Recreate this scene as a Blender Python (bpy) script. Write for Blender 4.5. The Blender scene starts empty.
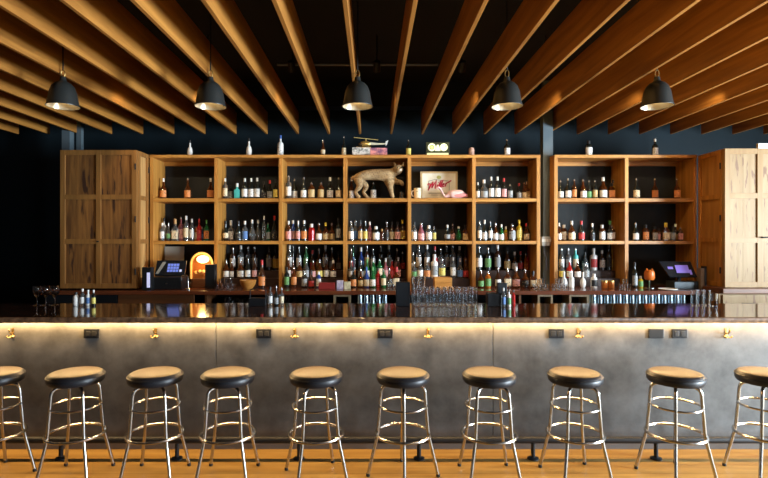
import bpy, bmesh, math, random
from mathutils import Vector, Matrix
random.seed(7)
PI = math.pi
sc = bpy.context.scene
C = sc.collection
# ---------------------------------------------------------------- camera frame
F, CX, CY, H = 515.0, 372.0, 239.0, 1.66
def PX(x, D): return (x - CX) / F * D
def PZ(y, D): return H + (CY - y) / F * D

# ---------------------------------------------------------------- materials
MATS = {}
def nodes_of(m):
    m.use_nodes = True
    return m.node_tree.nodes, m.node_tree.links, m.node_tree.nodes['Principled BSDF']
def pbr(name, col, rough=.5, metal=0., trans=0., emit=None, estr=0., coat=0., ior=1.45, spec=.5):
    if name in MATS: return MATS[name]
    m = bpy.data.materials.new(name); n, l, b = nodes_of(m)
    b.inputs['Base Color'].default_value = (*col, 1)
    b.inputs['Roughness'].default_value = rough
    b.inputs['Metallic'].default_value = metal
    b.inputs['Transmission Weight'].default_value = trans
    b.inputs['IOR'].default_value = ior
    b.inputs['Specular IOR Level'].default_value = spec
    b.inputs['Coat Weight'].default_value = coat
    if emit:
        b.inputs['Emission Color'].default_value = (*emit, 1)
        b.inputs['Emission Strength'].default_value = estr
    MATS[name] = m
    return m
def wood(name, c1, c2, axis='X', scale=6., stretch=14., rough=.5, streak=0., dark=(.02,.01,.005), coat=0., planks=None, bump=.15, sfine=1.):
    if name in MATS: return MATS[name]
    m = bpy.data.materials.new(name); n, l, b = nodes_of(m)
    tc = n.new('ShaderNodeTexCoord'); oi = n.new('ShaderNodeObjectInfo')
    ad = n.new('ShaderNodeVectorMath'); ad.operation = 'MULTIPLY_ADD'
    l.new(oi.outputs['Random'], ad.inputs[0]); ad.inputs[1].default_value = (37, 53, 71)
    l.new(tc.outputs['Object'], ad.inputs[2])
    mp = n.new('ShaderNodeMapping')
    s = {'X': (1/stretch, 1, 1), 'Y': (1, 1/stretch, 1), 'Z': (1, 1, 1/stretch)}[axis]
    mp.inputs['Scale'].default_value = tuple(v*scale*4 for v in s)
    l.new(ad.outputs[0], mp.inputs['Vector'])
    nz = n.new('ShaderNodeTexNoise'); nz.inputs['Scale'].default_value = 1.; nz.inputs['Detail'].default_value = 5; nz.inputs['Distortion'].default_value = .6
    l.new(mp.outputs[0], nz.inputs['Vector'])
    rp = n.new('ShaderNodeValToRGB'); e = rp.color_ramp.elements
    e[0].position = .3; e[0].color = (*c1, 1); e[1].position = .68; e[1].color = (*c2, 1)
    l.new(nz.outputs['Fac'], rp.inputs['Fac'])
    col = rp.outputs['Color']
    if planks:
        # per-plank tone
        w, ax, amt = planks
        sep = n.new('ShaderNodeSeparateXYZ'); l.new(tc.outputs['Object'], sep.inputs[0])
        dv = n.new('ShaderNodeMath'); dv.operation = 'DIVIDE'; dv.inputs[1].default_value = w; l.new(sep.outputs[ax], dv.inputs[0])
        fl = n.new('ShaderNodeMath'); fl.operation = 'FLOOR'; l.new(dv.outputs[0], fl.inputs[0])
        wn = n.new('ShaderNodeTexWhiteNoise'); wn.noise_dimensions = '1D'; l.new(fl.outputs[0], wn.inputs['W'])
        mr = n.new('ShaderNodeMapRange'); mr.inputs['To Min'].default_value = 1-amt; mr.inputs['To Max'].default_value = 1+amt*.5
        l.new(wn.outputs['Value'], mr.inputs['Value'])
        fr = n.new('ShaderNodeMath'); fr.operation = 'FRACT'; l.new(dv.outputs[0], fr.inputs[0])
        gp = n.new('ShaderNodeMath'); gp.operation = 'GREATER_THAN'; gp.inputs[1].default_value = .03; l.new(fr.outputs[0], gp.inputs[0])
        g2 = n.new('ShaderNodeMapRange'); g2.inputs['To Min'].default_value = .35; l.new(gp.outputs[0], g2.inputs['Value'])
        ml = n.new('ShaderNodeMath'); ml.operation = 'MULTIPLY'; l.new(mr.outputs[0], ml.inputs[0]); l.new(g2.outputs[0], ml.inputs[1])
        vm = n.new('ShaderNodeVectorMath'); vm.operation = 'SCALE'; l.new(col, vm.inputs[0]); l.new(ml.outputs[0], vm.inputs['Scale'])
        col = vm.outputs[0]
    if streak > 0:
        mp2 = n.new('ShaderNodeMapping'); s2 = {'X': (2.2, 16, 16), 'Y': (16, 2.2, 16), 'Z': (16, 16, 2.6)}[axis]
        mp2.inputs['Scale'].default_value = tuple(v*sfine for v in s2); l.new(ad.outputs[0], mp2.inputs['Vector'])
        n2 = n.new('ShaderNodeTexNoise'); n2.inputs['Scale'].default_value = 1; n2.inputs['Detail'].default_value = 3
        l.new(mp2.outputs[0], n2.inputs['Vector'])
        r2 = n.new('ShaderNodeValToRGB'); r2.color_ramp.elements[0].position = 1-streak; r2.color_ramp.elements[1].position = min(1, 1-streak+.06)
        l.new(n2.outputs['Fac'], r2.inputs['Fac'])
        mx = n.new('ShaderNodeMix'); mx.data_type = 'RGBA'
        l.new(r2.outputs['Color'], mx.inputs['Factor']); l.new(col, mx.inputs[6]); mx.inputs[7].default_value = (*dark, 1)
        col = mx.outputs[2]
    l.new(col, b.inputs['Base Color'])
    b.inputs['Roughness'].default_value = rough; b.inputs['Coat Weight'].default_value = coat; b.inputs['Coat Roughness'].default_value = .12
    bp = n.new('ShaderNodeBump'); bp.inputs['Strength'].default_value = bump; bp.inputs['Distance'].default_value = .003
    l.new(nz.outputs['Fac'], bp.inputs['Height']); l.new(bp.outputs[0], b.inputs['Normal'])
    MATS[name] = m
    return m
def mottled(name, c1, c2, scale=3., rough=(.4, .6), metal=0., coat=0., detail=6, lo=.35, hi=.65, bump=0., coatr=.03, spec=.5):
    if name in MATS: return MATS[name]
    m = bpy.data.materials.new(name); n, l, b = nodes_of(m)
    tc = n.new('ShaderNodeTexCoord')
    nz = n.new('ShaderNodeTexNoise'); nz.inputs['Scale'].default_value = scale; nz.inputs['Detail'].default_value = detail; nz.inputs['Roughness'].default_value = .62
    l.new(tc.outputs['Object'], nz.inputs['Vector'])
    rp = n.new('ShaderNodeValToRGB'); e = rp.color_ramp.elements
    e[0].position = lo; e[0].color = (*c1, 1); e[1].position = hi; e[1].color = (*c2, 1)
    l.new(nz.outputs['Fac'], rp.inputs['Fac']); l.new(rp.outputs['Color'], b.inputs['Base Color'])
    mr = n.new('ShaderNodeMapRange'); mr.inputs['To Min'].default_value = rough[0]; mr.inputs['To Max'].default_value = rough[1]
    l.new(nz.outputs['Fac'], mr.inputs['Value']); l.new(mr.outputs[0], b.inputs['Roughness'])
    b.inputs['Metallic'].default_value = metal; b.inputs['Coat Weight'].default_value = coat; b.inputs['Coat Roughness'].default_value = coatr
    b.inputs['Specular IOR Level'].default_value = spec
    if bump:
        bp = n.new('ShaderNodeBump'); bp.inputs['Strength'].default_value = bump; bp.inputs['Distance'].default_value = .004
        l.new(nz.outputs['Fac'], bp.inputs['Height']); l.new(bp.outputs[0], b.inputs['Normal'])
    MATS[name] = m
    return m
def clear_pane():
    m = bpy.data.materials.new('window_glass'); m.use_nodes = True; n, l = m.node_tree.nodes, m.node_tree.links
    n.clear(); o = n.new('ShaderNodeOutputMaterial'); mx = n.new('ShaderNodeMixShader'); t = n.new('ShaderNodeBsdfTransparent'); g = n.new('ShaderNodeBsdfGlossy')
    g.inputs['Roughness'].default_value = .02; mx.inputs[0].default_value = .06
    l.new(t.outputs[0], mx.inputs[1]); l.new(g.outputs[0], mx.inputs[2]); l.new(mx.outputs[0], o.inputs[0]); return m

M_shelf = wood('shelf_wood', (.34,.13,.020), (.60,.285,.06), 'X', 5, 16, .45)
M_post  = wood('upright_wood', (.34,.13,.020), (.60,.285,.06), 'Z', 5, 16, .45)
M_joist = wood('joist_wood', (.25,.09,.013), (.50,.215,.04), 'Y', 3.5, 14, .5)
M_floor = wood('floor_wood', (.27,.145,.03), (.42,.25,.065), 'X', 4, 12, .42, planks=(.14, 1, .22))
M_frameL = wood('door_frame_wood', (.20,.085,.018), (.33,.145,.034), 'Z', 5, 14, .55)
M_panelL = wood('door_panel_wood', (.10,.038,.010), (.29,.12,.028), 'Z', 6, 11, .55, streak=.40, dark=(.05,.018,.008))
M_frameR = wood('pale_frame_wood', (.29,.16,.05), (.35,.21,.075), 'Z', 5, 14, .55)
M_panelR = wood('pecky_panel_wood', (.29,.175,.07), (.37,.25,.12), 'Z', 4, 11, .6, streak=.41, sfine=1.8, dark=(.20,.105,.05))
M_cab   = wood('reddish_cabinet_wood', (.10,.035,.012), (.20,.075,.025), 'X', 4, 12, .45)
M_backtop = wood('red_brown_counter_wood', (.085,.022,.010), (.17,.05,.02), 'X', 4, 14, .22, coat=.6)
M_riser = pbr('riser_dark', (.03,.012,.007), .5)
M_bar   = mottled('counter_lacquer', (.022,.010,.006), (.085,.038,.020), 9, (.10,.18), coat=.7, lo=.3, hi=.75, coatr=.07)
M_edge  = mottled('counter_edge_grain', (.06,.03,.018), (.30,.165,.09), 22, (.25,.45), coat=.3, lo=.35, hi=.7)
M_conc  = mottled('bar_front_plaster', (.046,.045,.043), (.158,.156,.152), 4.2, (.36,.6), detail=11, lo=.27, hi=.74, bump=.2)
M_plinth= pbr('plinth_grey', (.16,.15,.14), .5)
M_black = pbr('black_paint', (.008,.009,.011), .55)
M_ceil  = pbr('ceiling_black', (.006,.006,.007), .8)
M_wall  = mottled('wall_navy', (.007,.014,.018), (.010,.019,.025), 1.5, (.6,.8), spec=.2)
M_wallL = pbr('wall_black', (.006,.007,.009), .7)
M_walli = pbr('wall_plain', (.10,.09,.08), .8)
M_backp = mottled('back_panel', (.020,.023,.025), (.034,.036,.036), 2, (.6,.8), spec=.12)
M_steel = pbr('column_steel', (.11,.145,.165), .45, .1)
M_chrome= pbr('chrome', (.52,.50,.47), .22, 1.)
M_vinyl = pbr('black_vinyl', (.011,.012,.016), .42, spec=.5)
M_rubber= pbr('black_rubber', (.012,.012,.012), .6)
M_brass = pbr('brass', (.36,.24,.09), .42, 1.)
M_gold  = pbr('gold', (.80,.55,.18), .3, .8)
M_lampo = pbr('lamp_shell', (.055,.058,.055), .36, .6)
M_lampi = pbr('lamp_inside', (.42,.35,.24), .3, .5)
M_bulb  = pbr('bulb_glow', (1,.8,.5), .5, emit=(1,.74,.38), estr=12)
M_led   = pbr('led_glow', (1,.85,.6), .5, emit=(1,.62,.25), estr=1.0)
M_plastic = pbr('black_plastic', (.010,.011,.013), .35)
M_socket= pbr('socket_grey', (.022,.022,.022), .4)
M_white = pbr('white_matt', (.75,.74,.70), .5)
M_paper = pbr('grey_paper', (.50,.50,.44), .7)
M_clear = pbr('clear_glass', (.93,.96,.96), .03, trans=1.)
M_rack = pbr('steel_rack', (.30,.36,.38), .25, 1.)

# ---------------------------------------------------------------- mesh helper
class MB:
    def __init__(s): s.bm = bmesh.new(); s.rnd = False
    def box(s, x0, x1, y0, y1, z0, z1, bev=0):
        r = bmesh.ops.create_cube(s.bm, size=1)
        for v in r['verts']:
            v.co = ((x0+x1)/2 + v.co.x*(x1-x0), (y0+y1)/2 + v.co.y*(y1-y0), (z0+z1)/2 + v.co.z*(z1-z0))
        if bev:
            es = list({e for v in r['verts'] for e in v.link_edges})
            bmesh.ops.bevel(s.bm, geom=es, offset=bev, segments=2, affect='EDGES', profile=.6)
        return s
    def lathe(s, prof, c=(0,0,0), seg=16, sq=0.):
        s.rnd = True
        rings = []
        for r, z in prof:
            if r < 1e-5: rings.append([s.bm.verts.new((c[0], c[1], c[2]+z))]); continue
            ring = []
            for i in range(seg):
                a = 2*PI*i/seg
                k = 1.
                if sq: k = 1/((abs(math.cos(a))**(2+sq*8) + abs(math.sin(a))**(2+sq*8))**(1/(2+sq*8)))*.88
                ring.append(s.bm.verts.new((c[0]+r*k*math.cos(a), c[1]+r*k*math.sin(a), c[2]+z)))
            rings.append(ring)
        for a, b in zip(rings, rings[1:]):
            if len(a) == 1 and len(b) == 1: continue
            for i in range(seg):
                j = (i+1) % seg
                f = [a[0], b[j], b[i]] if len(a) == 1 else ([a[i], a[j], b[0]] if len(b) == 1 else [a[i], a[j], b[j], b[i]])
                s.bm.faces.new(f)
        return s
    def tube(s, pts, r, seg=8, closed=False, caps=True):
        s.rnd = True
        pts = [Vector(p) for p in pts]; n = len(pts); rings = []
        up = Vector((0,0,1)); prev = None
        for i, p in enumerate(pts):
            if closed: t = pts[(i+1) % n] - pts[i-1]
            else: t = pts[min(i+1, n-1)] - pts[max(i-1, 0)]
            t.normalize()
            a = prev if prev is not None else (up if abs(t.z) < .9 else Vector((1,0,0)))
            u = (a - t*a.dot(t)); u.normalize(); w = t.cross(u); prev = u
            rr = r[i] if isinstance(r, (list, tuple)) else r
            rings.append([s.bm.verts.new(p + (u*math.cos(2*PI*k/seg) + w*math.sin(2*PI*k/seg))*rr) for k in range(seg)])
        m = n if closed else n-1
        for i in range(m):
            a, b = rings[i], rings[(i+1) % n]
            for k in range(seg): s.bm.faces.new([a[k], a[(k+1) % seg], b[(k+1) % seg], b[k]])
        if caps and not closed:
            s.bm.faces.new(list(reversed(rings[0]))); s.bm.faces.new(rings[-1])
        return s
    def ring(s, c, R, r, seg=32, k=8):
        return s.tube([(c[0]+R*math.cos(2*PI*i/seg), c[1]+R*math.sin(2*PI*i/seg), c[2]) for i in range(seg)], r, k, closed=True)
    def prism(s, pts, y0, y1):
        a = [s.bm.verts.new((x, y0, z)) for x, z in pts]; b = [s.bm.verts.new((x, y1, z)) for x, z in pts]
        n = len(pts); s.bm.faces.new(a); s.bm.faces.new(list(reversed(b)))
        for i in range(n): s.bm.faces.new([a[i], b[i], b[(i+1) % n], a[(i+1) % n]])
        return s
    def ball(s, c, r, u=14, v=10):
        s.rnd = True
        rx, ry, rz = r if isinstance(r, tuple) else (r, r, r)
        res = bmesh.ops.create_uvsphere(s.bm, u_segments=u, v_segments=v, radius=1)
        for q in res['verts']: q.co = (c[0]+q.co.x*rx, c[1]+q.co.y*ry, c[2]+q.co.z*rz)
        return s
    def xform(s, M): bmesh.ops.transform(s.bm, matrix=M, verts=s.bm.verts); return s
    def mesh(s, name, mat=None, smooth=True):
        bmesh.ops.recalc_face_normals(s.bm, faces=s.bm.faces)
        me = bpy.data.meshes.new(name); s.bm.to_mesh(me); s.bm.free()
        if mat: me.materials.append(mat)
        if smooth and s.rnd and me.polygons:
            me.shade_smooth(); me.set_sharp_from_angle(angle=math.radians(38))
        return me
    def build(s, name, mat, parent=None, loc=None, smooth=True):
        o = bpy.data.objects.new(name, s.mesh(name, mat, smooth)); C.objects.link(o)
        if parent: o.parent = parent
        if loc: o.location = loc
        return o
def empty(name, loc=(0,0,0), rz=0):
    o = bpy.data.objects.new(name, None); o.empty_display_size = .1; C.objects.link(o); o.location = loc; o.rotation_euler = (0,0,rz); return o
ALL_LABELS = {}
def tag(o, label, cat, group=None, shared=False):
    n = len(label.split())
    if not 4 <= n <= 16: print('BADLEN', n, label)
    if not shared:
        if label in ALL_LABELS: print('DUP', label)
        ALL_LABELS[label] = 1
    o['label'] = label; o['category'] = cat
    if group: o['group'] = group
    return o
def thing(name, label, cat, loc=(0,0,0), rz=0, group=None, shared=False): return tag(empty(name, loc, rz), label, cat, group, shared)
def struct(o): o['kind'] = 'structure'; return o
def part(mesh, name, parent, loc=None, mat=None):
    o = bpy.data.objects.new(name, mesh); C.objects.link(o); o.parent = parent
    if loc: o.location = loc
    if mat: o.material_slots[0].link = 'OBJECT'; o.material_slots[0].material = mat
    return o
def text_mesh(txt, size, mat, shear=0., ext=.002, bold=0.):
    cu = bpy.data.curves.new('lettering', 'FONT'); cu.body = txt; cu.size = size; cu.shear = shear; cu.extrude = ext; cu.align_x = 'CENTER'; cu.align_y = 'CENTER'; cu.offset = bold
    t = bpy.data.objects.new('lettering', cu); C.objects.link(t)
    dg = bpy.context.evaluated_depsgraph_get(); me = bpy.data.meshes.new_from_object(t.evaluated_get(dg)); bpy.data.objects.remove(t)
    me.materials.clear(); me.materials.append(mat)
    me.transform(Matrix.Rotation(PI/2, 4, 'X'))
    return me
ORD = ['first','second','third','fourth','fifth','sixth','seventh','eighth','ninth','tenth','eleventh','twelfth','thirteenth','fourteenth','fifteenth','sixteenth','seventeenth','eighteenth','nineteenth','twentieth',
       'twenty-first','twenty-second','twenty-third','twenty-fourth','twenty-fifth','twenty-sixth','twenty-seventh']

# ================================================================ room shell
XL, XR, YF, YB, ZC = -6.6, 7.2, -4.0, 7.05, 3.62
struct(MB().box(XL-.2, XR+.2, YF-.2, YB+.2, -.12, 0).build('floor', M_floor))
struct(MB().box(XL-.2, XR+.2, YF-.2, YB+.2, ZC, ZC+.12).build('ceiling', M_ceil))
struct(MB().box(XL-.2, XR+.2, YB, YB+.15, 0, ZC).build('wall_back', M_wall))
struct(MB().box(XL-.2, XL, YF, YB, 0, ZC).build('wall_left', M_wallL))
def holed_wall(name, axis, at, thick, a0, a1, openings, z0, z1, mat):
    mb = MB(); cuts = [a0] + [v for o in openings for v in o] + [a1]
    def bx(p, q, za, zb):
        if axis == 'x': mb.box(at, at+thick, p, q, za, zb)
        else: mb.box(p, q, at, at+thick, za, zb)
    for i in range(0, len(cuts), 2): bx(cuts[i], cuts[i+1], 0, ZC)
    for p, q in openings: bx(p, q, 0, z0); bx(p, q, z1, ZC)
    return struct(mb.build(name, mat))
WZ0, WZ1 = .35, 2.4
RW = [(.7, 2.2), (2.35, 3.85)]
FW = [(.2, 3.2), (4.6, 7.0)]
holed_wall('wall_right', 'x', XR, .2, YF, YB, RW, WZ0, WZ1, M_walli)
holed_wall('wall_front', 'y', YF-.2, .2, XL-.2, XR+.2, FW, WZ0, WZ1, M_walli)
M_pane = clear_pane()
wi = 0
for ax, lst in (('x', RW), ('y', FW)):
    for p, q in lst:
        wi += 1
        fr = MB(); pn = MB(); mid = (p+q)/2
        for (u0, u1, z0, z1) in ((p, p+.06, WZ0, WZ1), (q-.06, q, WZ0, WZ1), (mid-.025, mid+.025, WZ0+.06, WZ1-.06), (p+.06, q-.06, WZ0, WZ0+.06), (p+.06, q-.06, WZ1-.06, WZ1)):
            if ax == 'x': fr.box(XR+.06, XR+.12, u0, u1, z0, z1)
            else: fr.box(u0, u1, YF-.12, YF-.06, z0, z1)
        if ax == 'x': pn.box(XR+.086, XR+.092, p+.05, q-.05, WZ0+.05, WZ1-.05)
        else: pn.box(p+.05, q-.05, YF-.092, YF-.086, WZ0+.05, WZ1-.05)
        f = struct(fr.build('window_%d' % wi, M_black)); g = pn.build('pane', M_pane, f)

# ceiling joists
JS, JE, JB, JH, JT = .4064, 6.73, 3.03, .286, .028
jx0 = PX(360, JE)
n_l = int((jx0 - XL - .1)/JS); n_r = int((XR - .1 - jx0)/JS)
jx = [jx0 + (i - n_l)*JS for i in range(n_l + n_r + 1)]
jm = MB().box(-JT/2, JT/2, YF+.02, JE, 0, JH, .003).mesh('ceiling_joist', M_joist)
def jl(x):
    px = CX + x/JE*F
    k = round((x - jx0)/JS)
    if k == 0: return 'edge-on timber ceiling joist running directly above the centre pendant lamp'
    side = 'left' if k < 0 else 'right'
    return 'long timber ceiling joist, %s one to the %s of the joist above the centre lamp' % (ORD[abs(k)-1], side)
for x in jx:
    o = bpy.data.objects.new('ceiling_joist', jm); C.objects.link(o); o.location = (x, 0, JB)
    tag(o, jl(x), 'joist', 'parallel timber joists under the black ceiling')
# ledger beam carrying the joists near the back wall, ceiling conduit
tag(MB().box(XL, XR, JE-.30, JE-.10, JB+JH, ZC).build('ceiling_beam', M_black), 'black ceiling beam crossing above the joist ends at the back', 'beam')
tag(MB().tube([(PX(277,5), 5.0, JB+JH+.035), (PX(438,5), 5.0, JB+JH+.035)], .012, 8).build('conduit', pbr('conduit_grey', (.25,.26,.26), .4, .6)), 'thin grey conduit crossing the joists below the black ceiling', 'conduit')

# ================================================================ bar
BW = 4.08      # bar wall plane
bx0, bx1 = XL+.02, XR-.02
bar = thing('bar_counter', 'long grey plastered bar front under the dark counter', 'bar', (0, BW, 0))
btop = thing('bar_countertop', 'long dark lacquered countertop with live edge on the bar', 'countertop', (0, BW, 0))
seams = [bx0] + [v for v in (PX(-345,BW), PX(-61,BW), PX(216,BW), PX(493,BW), PX(770,BW)) if bx0 < v < bx1] + [bx1]
for a, b in zip(seams, seams[1:]):
    MB().box(a+.0025, b-.0025, 0, .03, .085, 1.0215, .002).build('front_panel', M_conc, bar)
MB().box(bx0, bx1, .0305, .09, 0, 1.0215).build('bar_body', M_black, bar)
MB().box(bx0, bx1, -.012, .03, 0, .08).build('plinth', M_plinth, bar)
# slab : edge strip in front + glossy top
CE, CB = 3.9, 4.75
MB().box(bx0, bx1, CE+.006-BW, CB-BW, 1.022, 1.066, .004).build('slab', M_bar, btop)
random.seed(3)
N = 140
ed = MB()
prev = None
for i in range(N+1):
    x = bx0 + (bx1-bx0)*i/N
    w = random.uniform(-.0025,.0025); zt = 1.0652; zb = 1.0225 + random.uniform(0,.002)
    ring = [ed.bm.verts.new((x, CE+.0062-BW, zt)), ed.bm.verts.new((x, CE-.003+w-BW, zt-.006)), ed.bm.verts.new((x, CE-.004+w-BW, (zt+zb)/2)), ed.bm.verts.new((x, CE+w-BW, zb)), ed.bm.verts.new((x, CE+.0062-BW, zb))]
    if prev:
        for k in range(4): ed.bm.faces.new([prev[k], prev[k+1], ring[k+1], ring[k]])
    prev = ring
ed.build('live_edge', M_edge, btop)
MB().box(bx0+.02, bx1-.02, 4.044-BW, 4.062-BW, 1.0135, 1.0215).build('light_strip', M_led, btop)

# foot rail
FR = 3.89
rail = thing('foot_rail', 'dark steel foot rail on short posts along the bar base', 'foot rail', (0, FR, 0))
MB().tube([(bx0+.01,0,.142), (bx1-.01,0,.142)], .025, 12).build('rail', M_black, rail)
for px in (-58, 61, 177, 299, 419, 533, 656, 775, 890):
    x = PX(px, FR)
    if not bx0 < x < bx1: continue
    p = MB().tube([(x,0,0), (x,0,.12)], .016, 10).build('post', M_black, rail)
    MB().lathe([(0,0),(.042,0),(.042,.008),(.02,.016),(0,.016)], (x,0,0), 14).build('flange', M_black, p)

# outlets and hooks
OUT = [(92,'nearest the left end of the bar front'), (264,'between the fourth and fifth stools'), (385,'above the centre stool'), (556,'between the seventh and eighth stools'), (655.5,'left of the pair at the right'), (679,'right one of the pair at the right')]
for i, (px, wh) in enumerate(OUT):
    o = thing('power_outlet', 'black power outlet on the bar front, ' + wh, 'outlet', (PX(px,BW), BW-.001, .912), group='outlets on the bar front')
    MB().box(-.06,.06,-.012,0,-.037,.037,.004).build('cover_plate', M_plastic, o)
    if i != 4:
        for dx in (-.024,.024):
            s = MB().box(dx-.017,dx+.017,-.0145,-.011,-.02,.02,.003).build('socket', M_socket, o)
HK = [(13,'at the far left of the bar front'), (156,'between the second and third stools'), (295,'above the fifth stool, left of centre'), (428,'right of the centre stool'), (578,'above the eighth stool'), (726,'at the right end of the bar front')]
for px, wh in HK:
    o = thing('bag_hook', 'small brass bag hook ' + wh, 'hook', (PX(px,BW), BW-.001, .915), group='brass hooks on the bar front')
    MB().box(-.012,.012,-.005,0,-.045,.045,.002).build('base_plate', M_brass, o)
    o.scale = (.8,.8,.9)
    MB().tube([(0,-.004,.0),(0,-.03,.0),(0,-.05,.015),(0,-.055,.04)], [.007,.006,.006,.008]).build('upper_prong', M_brass, o)
    for s in (-1,1):
        MB().tube([(0,-.004,-.02),(s*.014,-.02,-.035),(s*.026,-.035,-.035),(s*.032,-.042,-.02)], [.006,.005,.005,.008]).build('side_prong', M_brass, o)

# ================================================================ stools
seat_m = MB().lathe([(0,-.004),(.155,-.004),(.172,.0),(.181,.012),(.183,.03),(.181,.044),(.179,.047),(.181,.050),(.176,.060),(.160,.069),(.12,.074),(.06,.076),(0,.0765)], seg=40).mesh('seat', M_vinyl)
top_m = MB().lathe([(.1615,.0688),(.150,.0722),(.12,.0750),(.06,.0770),(0,.0775)], seg=40).mesh('seat_sheen', pbr('warm_sheen_vinyl', (.105,.052,.007), .40, spec=.6))  # warm reflection of the lit bar front, painted as a brown layer on black vinyl
pipe_m = MB().ring((0,0,.047), .1815, .0045, 40, 6).mesh('piping', M_vinyl)
plate_m = MB().lathe([(0,-.03),(.03,-.03),(.035,-.012),(.10,-.010),(.10,-.003),(0,-.003)], seg=20).mesh('swivel_plate', M_black)
ring1_m = MB().ring((0,0,.50), .163, .0075, 40, 8).mesh('brace_ring', M_chrome)
ring2_m = MB().ring((0,0,.303), .189, .010, 40, 8).mesh('foot_ring', M_chrome)
def bez(pts, n=5):
    out = [Vector(pts[0])]
    for i in range(1, len(pts)-1):
        a, b, c = Vector(pts[i-1]), Vector(pts[i]), Vector(pts[i+1])
        p, q = b + (a-b)*min(.5, .05/max(.05,(a-b).length)), b + (c-b)*min(.5, .05/max(.05,(c-b).length))
        for k in range(n):
            t = k/(n-1); out.append((1-t)**2*p + 2*t*(1-t)*b + t*t*q)
    out.append(Vector(pts[-1])); return out
leg_m = MB().tube(bez([(.03,0,.640),(.150,0,.640),(.176,0,.30),(.245,0,.012)]), .0115, 10).mesh('leg', M_chrome)
glide_m = MB().lathe([(0,0),(.0125,0),(.014,.006),(.0125,.02),(0,.02)], (.245,0,0), 12).mesh('foot_glide', M_rubber)
SD = 3.6
ST = [(-6,None,0),(76,84,0),(155.5,168.5,0),(228,244,0),(316,302,0),(403,404,0),(489,475,0),(575,567,0),(675.5,676,0),(766,742,0)]
SW = ['cut off by the left edge of the photo','second from the left along the bar','third from the left along the bar','fourth from the left along the bar','fifth from the left along the bar','below the centre pendant lamp','fourth from the right along the bar','third from the right along the bar','second from the right along the bar','cut off by the right edge of the photo']
for (px, fl, _), wh in zip(ST, SW):
    X = PX(px, SD); best = 20
    if fl is not None:
        be = 1e9
        for t in range(-45, 46):
            a = math.radians(t); r = .185
            e = abs(CX + F*(X + r*math.sin(a))/(SD - r*math.cos(a)) - fl)
            if e < be: be, best = e, t
    o = thing('bar_stool', 'round black vinyl bar stool, ' + wh, 'bar stool', (X, SD, 0), math.radians(best - 90), 'bar stools lined up along the bar')
    seat = part(seat_m, 'seat', o, (0,0,.662)); part(top_m, 'seat_sheen', seat); part(plate_m, 'swivel_plate', o, (0,0,.662)); part(pipe_m, 'piping', o, (0,0,.662))
    part(ring1_m, 'brace_ring', o); part(ring2_m, 'foot_ring', o)
    for k in range(4):
        L = part(leg_m, 'leg', o); L.rotation_euler.z = k*PI/2
        part(glide_m, 'foot_glide', L)

# ================================================================ pendants
PD, PRZ = 4.25, 2.752
shell_m = MB().lathe([(.008,.245),(.022,.243),(.026,.215),(.034,.205),(.060,.192),(.085,.165),(.102,.120),(.112,.06),(.124,.0),(.127,.0),(.1275,.004)][::-1] , seg=36).mesh('shade', M_lampo)
inner_m = MB().lathe([(.1265,.0005),(.122,.001),(.108,.06),(.098,.118),(.080,.160),(.055,.185),(.03,.195),(0,.197)], seg=36).mesh('reflector', M_lampi)
bulb_m = MB().lathe([(0,.045),(.022,.050),(.034,.068),(.036,.085),(.030,.105),(.018,.13),(.016,.16),(0,.16)], seg=18).mesh('bulb', M_bulb)
cord_m = MB().tube([(0,0,.30),(0,0,ZC-PRZ)], .0055, 8).mesh('cord', M_black)
loop_m = MB().tube([(.016*math.sin(2*PI*i/16), 0, .272+.030*math.cos(2*PI*i/16)) for i in range(16)], .0045, 6, closed=True).mesh('hanging_loop', M_brass)
PW = ['leftmost above the left cabinet door','second from the left','hanging at the centre of the bar','second from the right','rightmost of the row']
PXS = [63, 210.5, 357.5, 507, 657]
for px, wh in zip(PXS, PW):
    o = thing('pendant_lamp', 'dark bell-shaped pendant lamp, ' + wh, 'pendant lamp', (PX(px,PD), PD, PRZ), group='bell pendants hanging over the bar')
    for m, nm in ((shell_m,'shade'),(inner_m,'reflector'),(bulb_m,'bulb'),(cord_m,'cord'),(loop_m,'hanging_loop')): part(m, nm, o)

# ================================================================ shelving
SF, SB, TOP = 6.2, 6.56, PZ(155, 6.2)
CT = 1.08
def zS(y): return PZ(y, SF)
Z1t, Z1b, Z2t, Z2b, TB = zS(198.3), zS(201.7), zS(241), zS(244.2), zS(158.0)
LU = [151.5 + 64.5*i for i in range(7)]
RU = [556, 626.7, 695]
def unit(label, us, name='shelving_unit'):
    o = thing(name, label, 'shelving', (0, SF, CT+.0006))
    xs = [PX(u, SF) for u in us]; hw = .021
    for x in xs: MB().box(x-hw, x+hw, 0, SB-SF, 0, TB-CT, .002).build('upright', M_post, o)
    MB().box(xs[0]-hw, xs[-1]+hw, -.012, SB-SF+.02, TB-CT+.0005, TOP-CT, .002).build('top_board', M_shelf, o)
    for a, b in zip(xs, xs[1:]):
        MB().box(a+hw, b-hw, .004, SB-SF-.002, Z1b-CT, Z1t-CT, .002).build('shelf', M_shelf, o)
        MB().box(a+hw, b-hw, .004, SB-SF-.002, Z2b-CT, Z2t-CT, .002).build('shelf', M_shelf, o)
        MB().box(a+hw, b-hw, SB-SF-.03, SB-SF-.002, TB-CT-.05, TB-CT, .002).build('back_rail', M_shelf, o)
    MB().box(xs[0]-hw, xs[-1]+hw, SB-SF, SB-SF+.018, 0, TB-CT).build('back_panel', M_backp, o)
    return o
unit('six-bay golden wood bottle shelving left of the steel column', LU)
unit('two-bay golden wood bottle shelving right of the steel column', RU)
def column(px, D, w, label):
    x = PX(px, D)
    o = MB().box(x-w/2, x+w/2, D-w/2, D+w/2, 0, ZC-.001).build('steel_column', M_steel)
    tag(o, label, 'column')
column(546.5, 6.42, .12, 'blue-grey steel column between the two shelving units')
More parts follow.
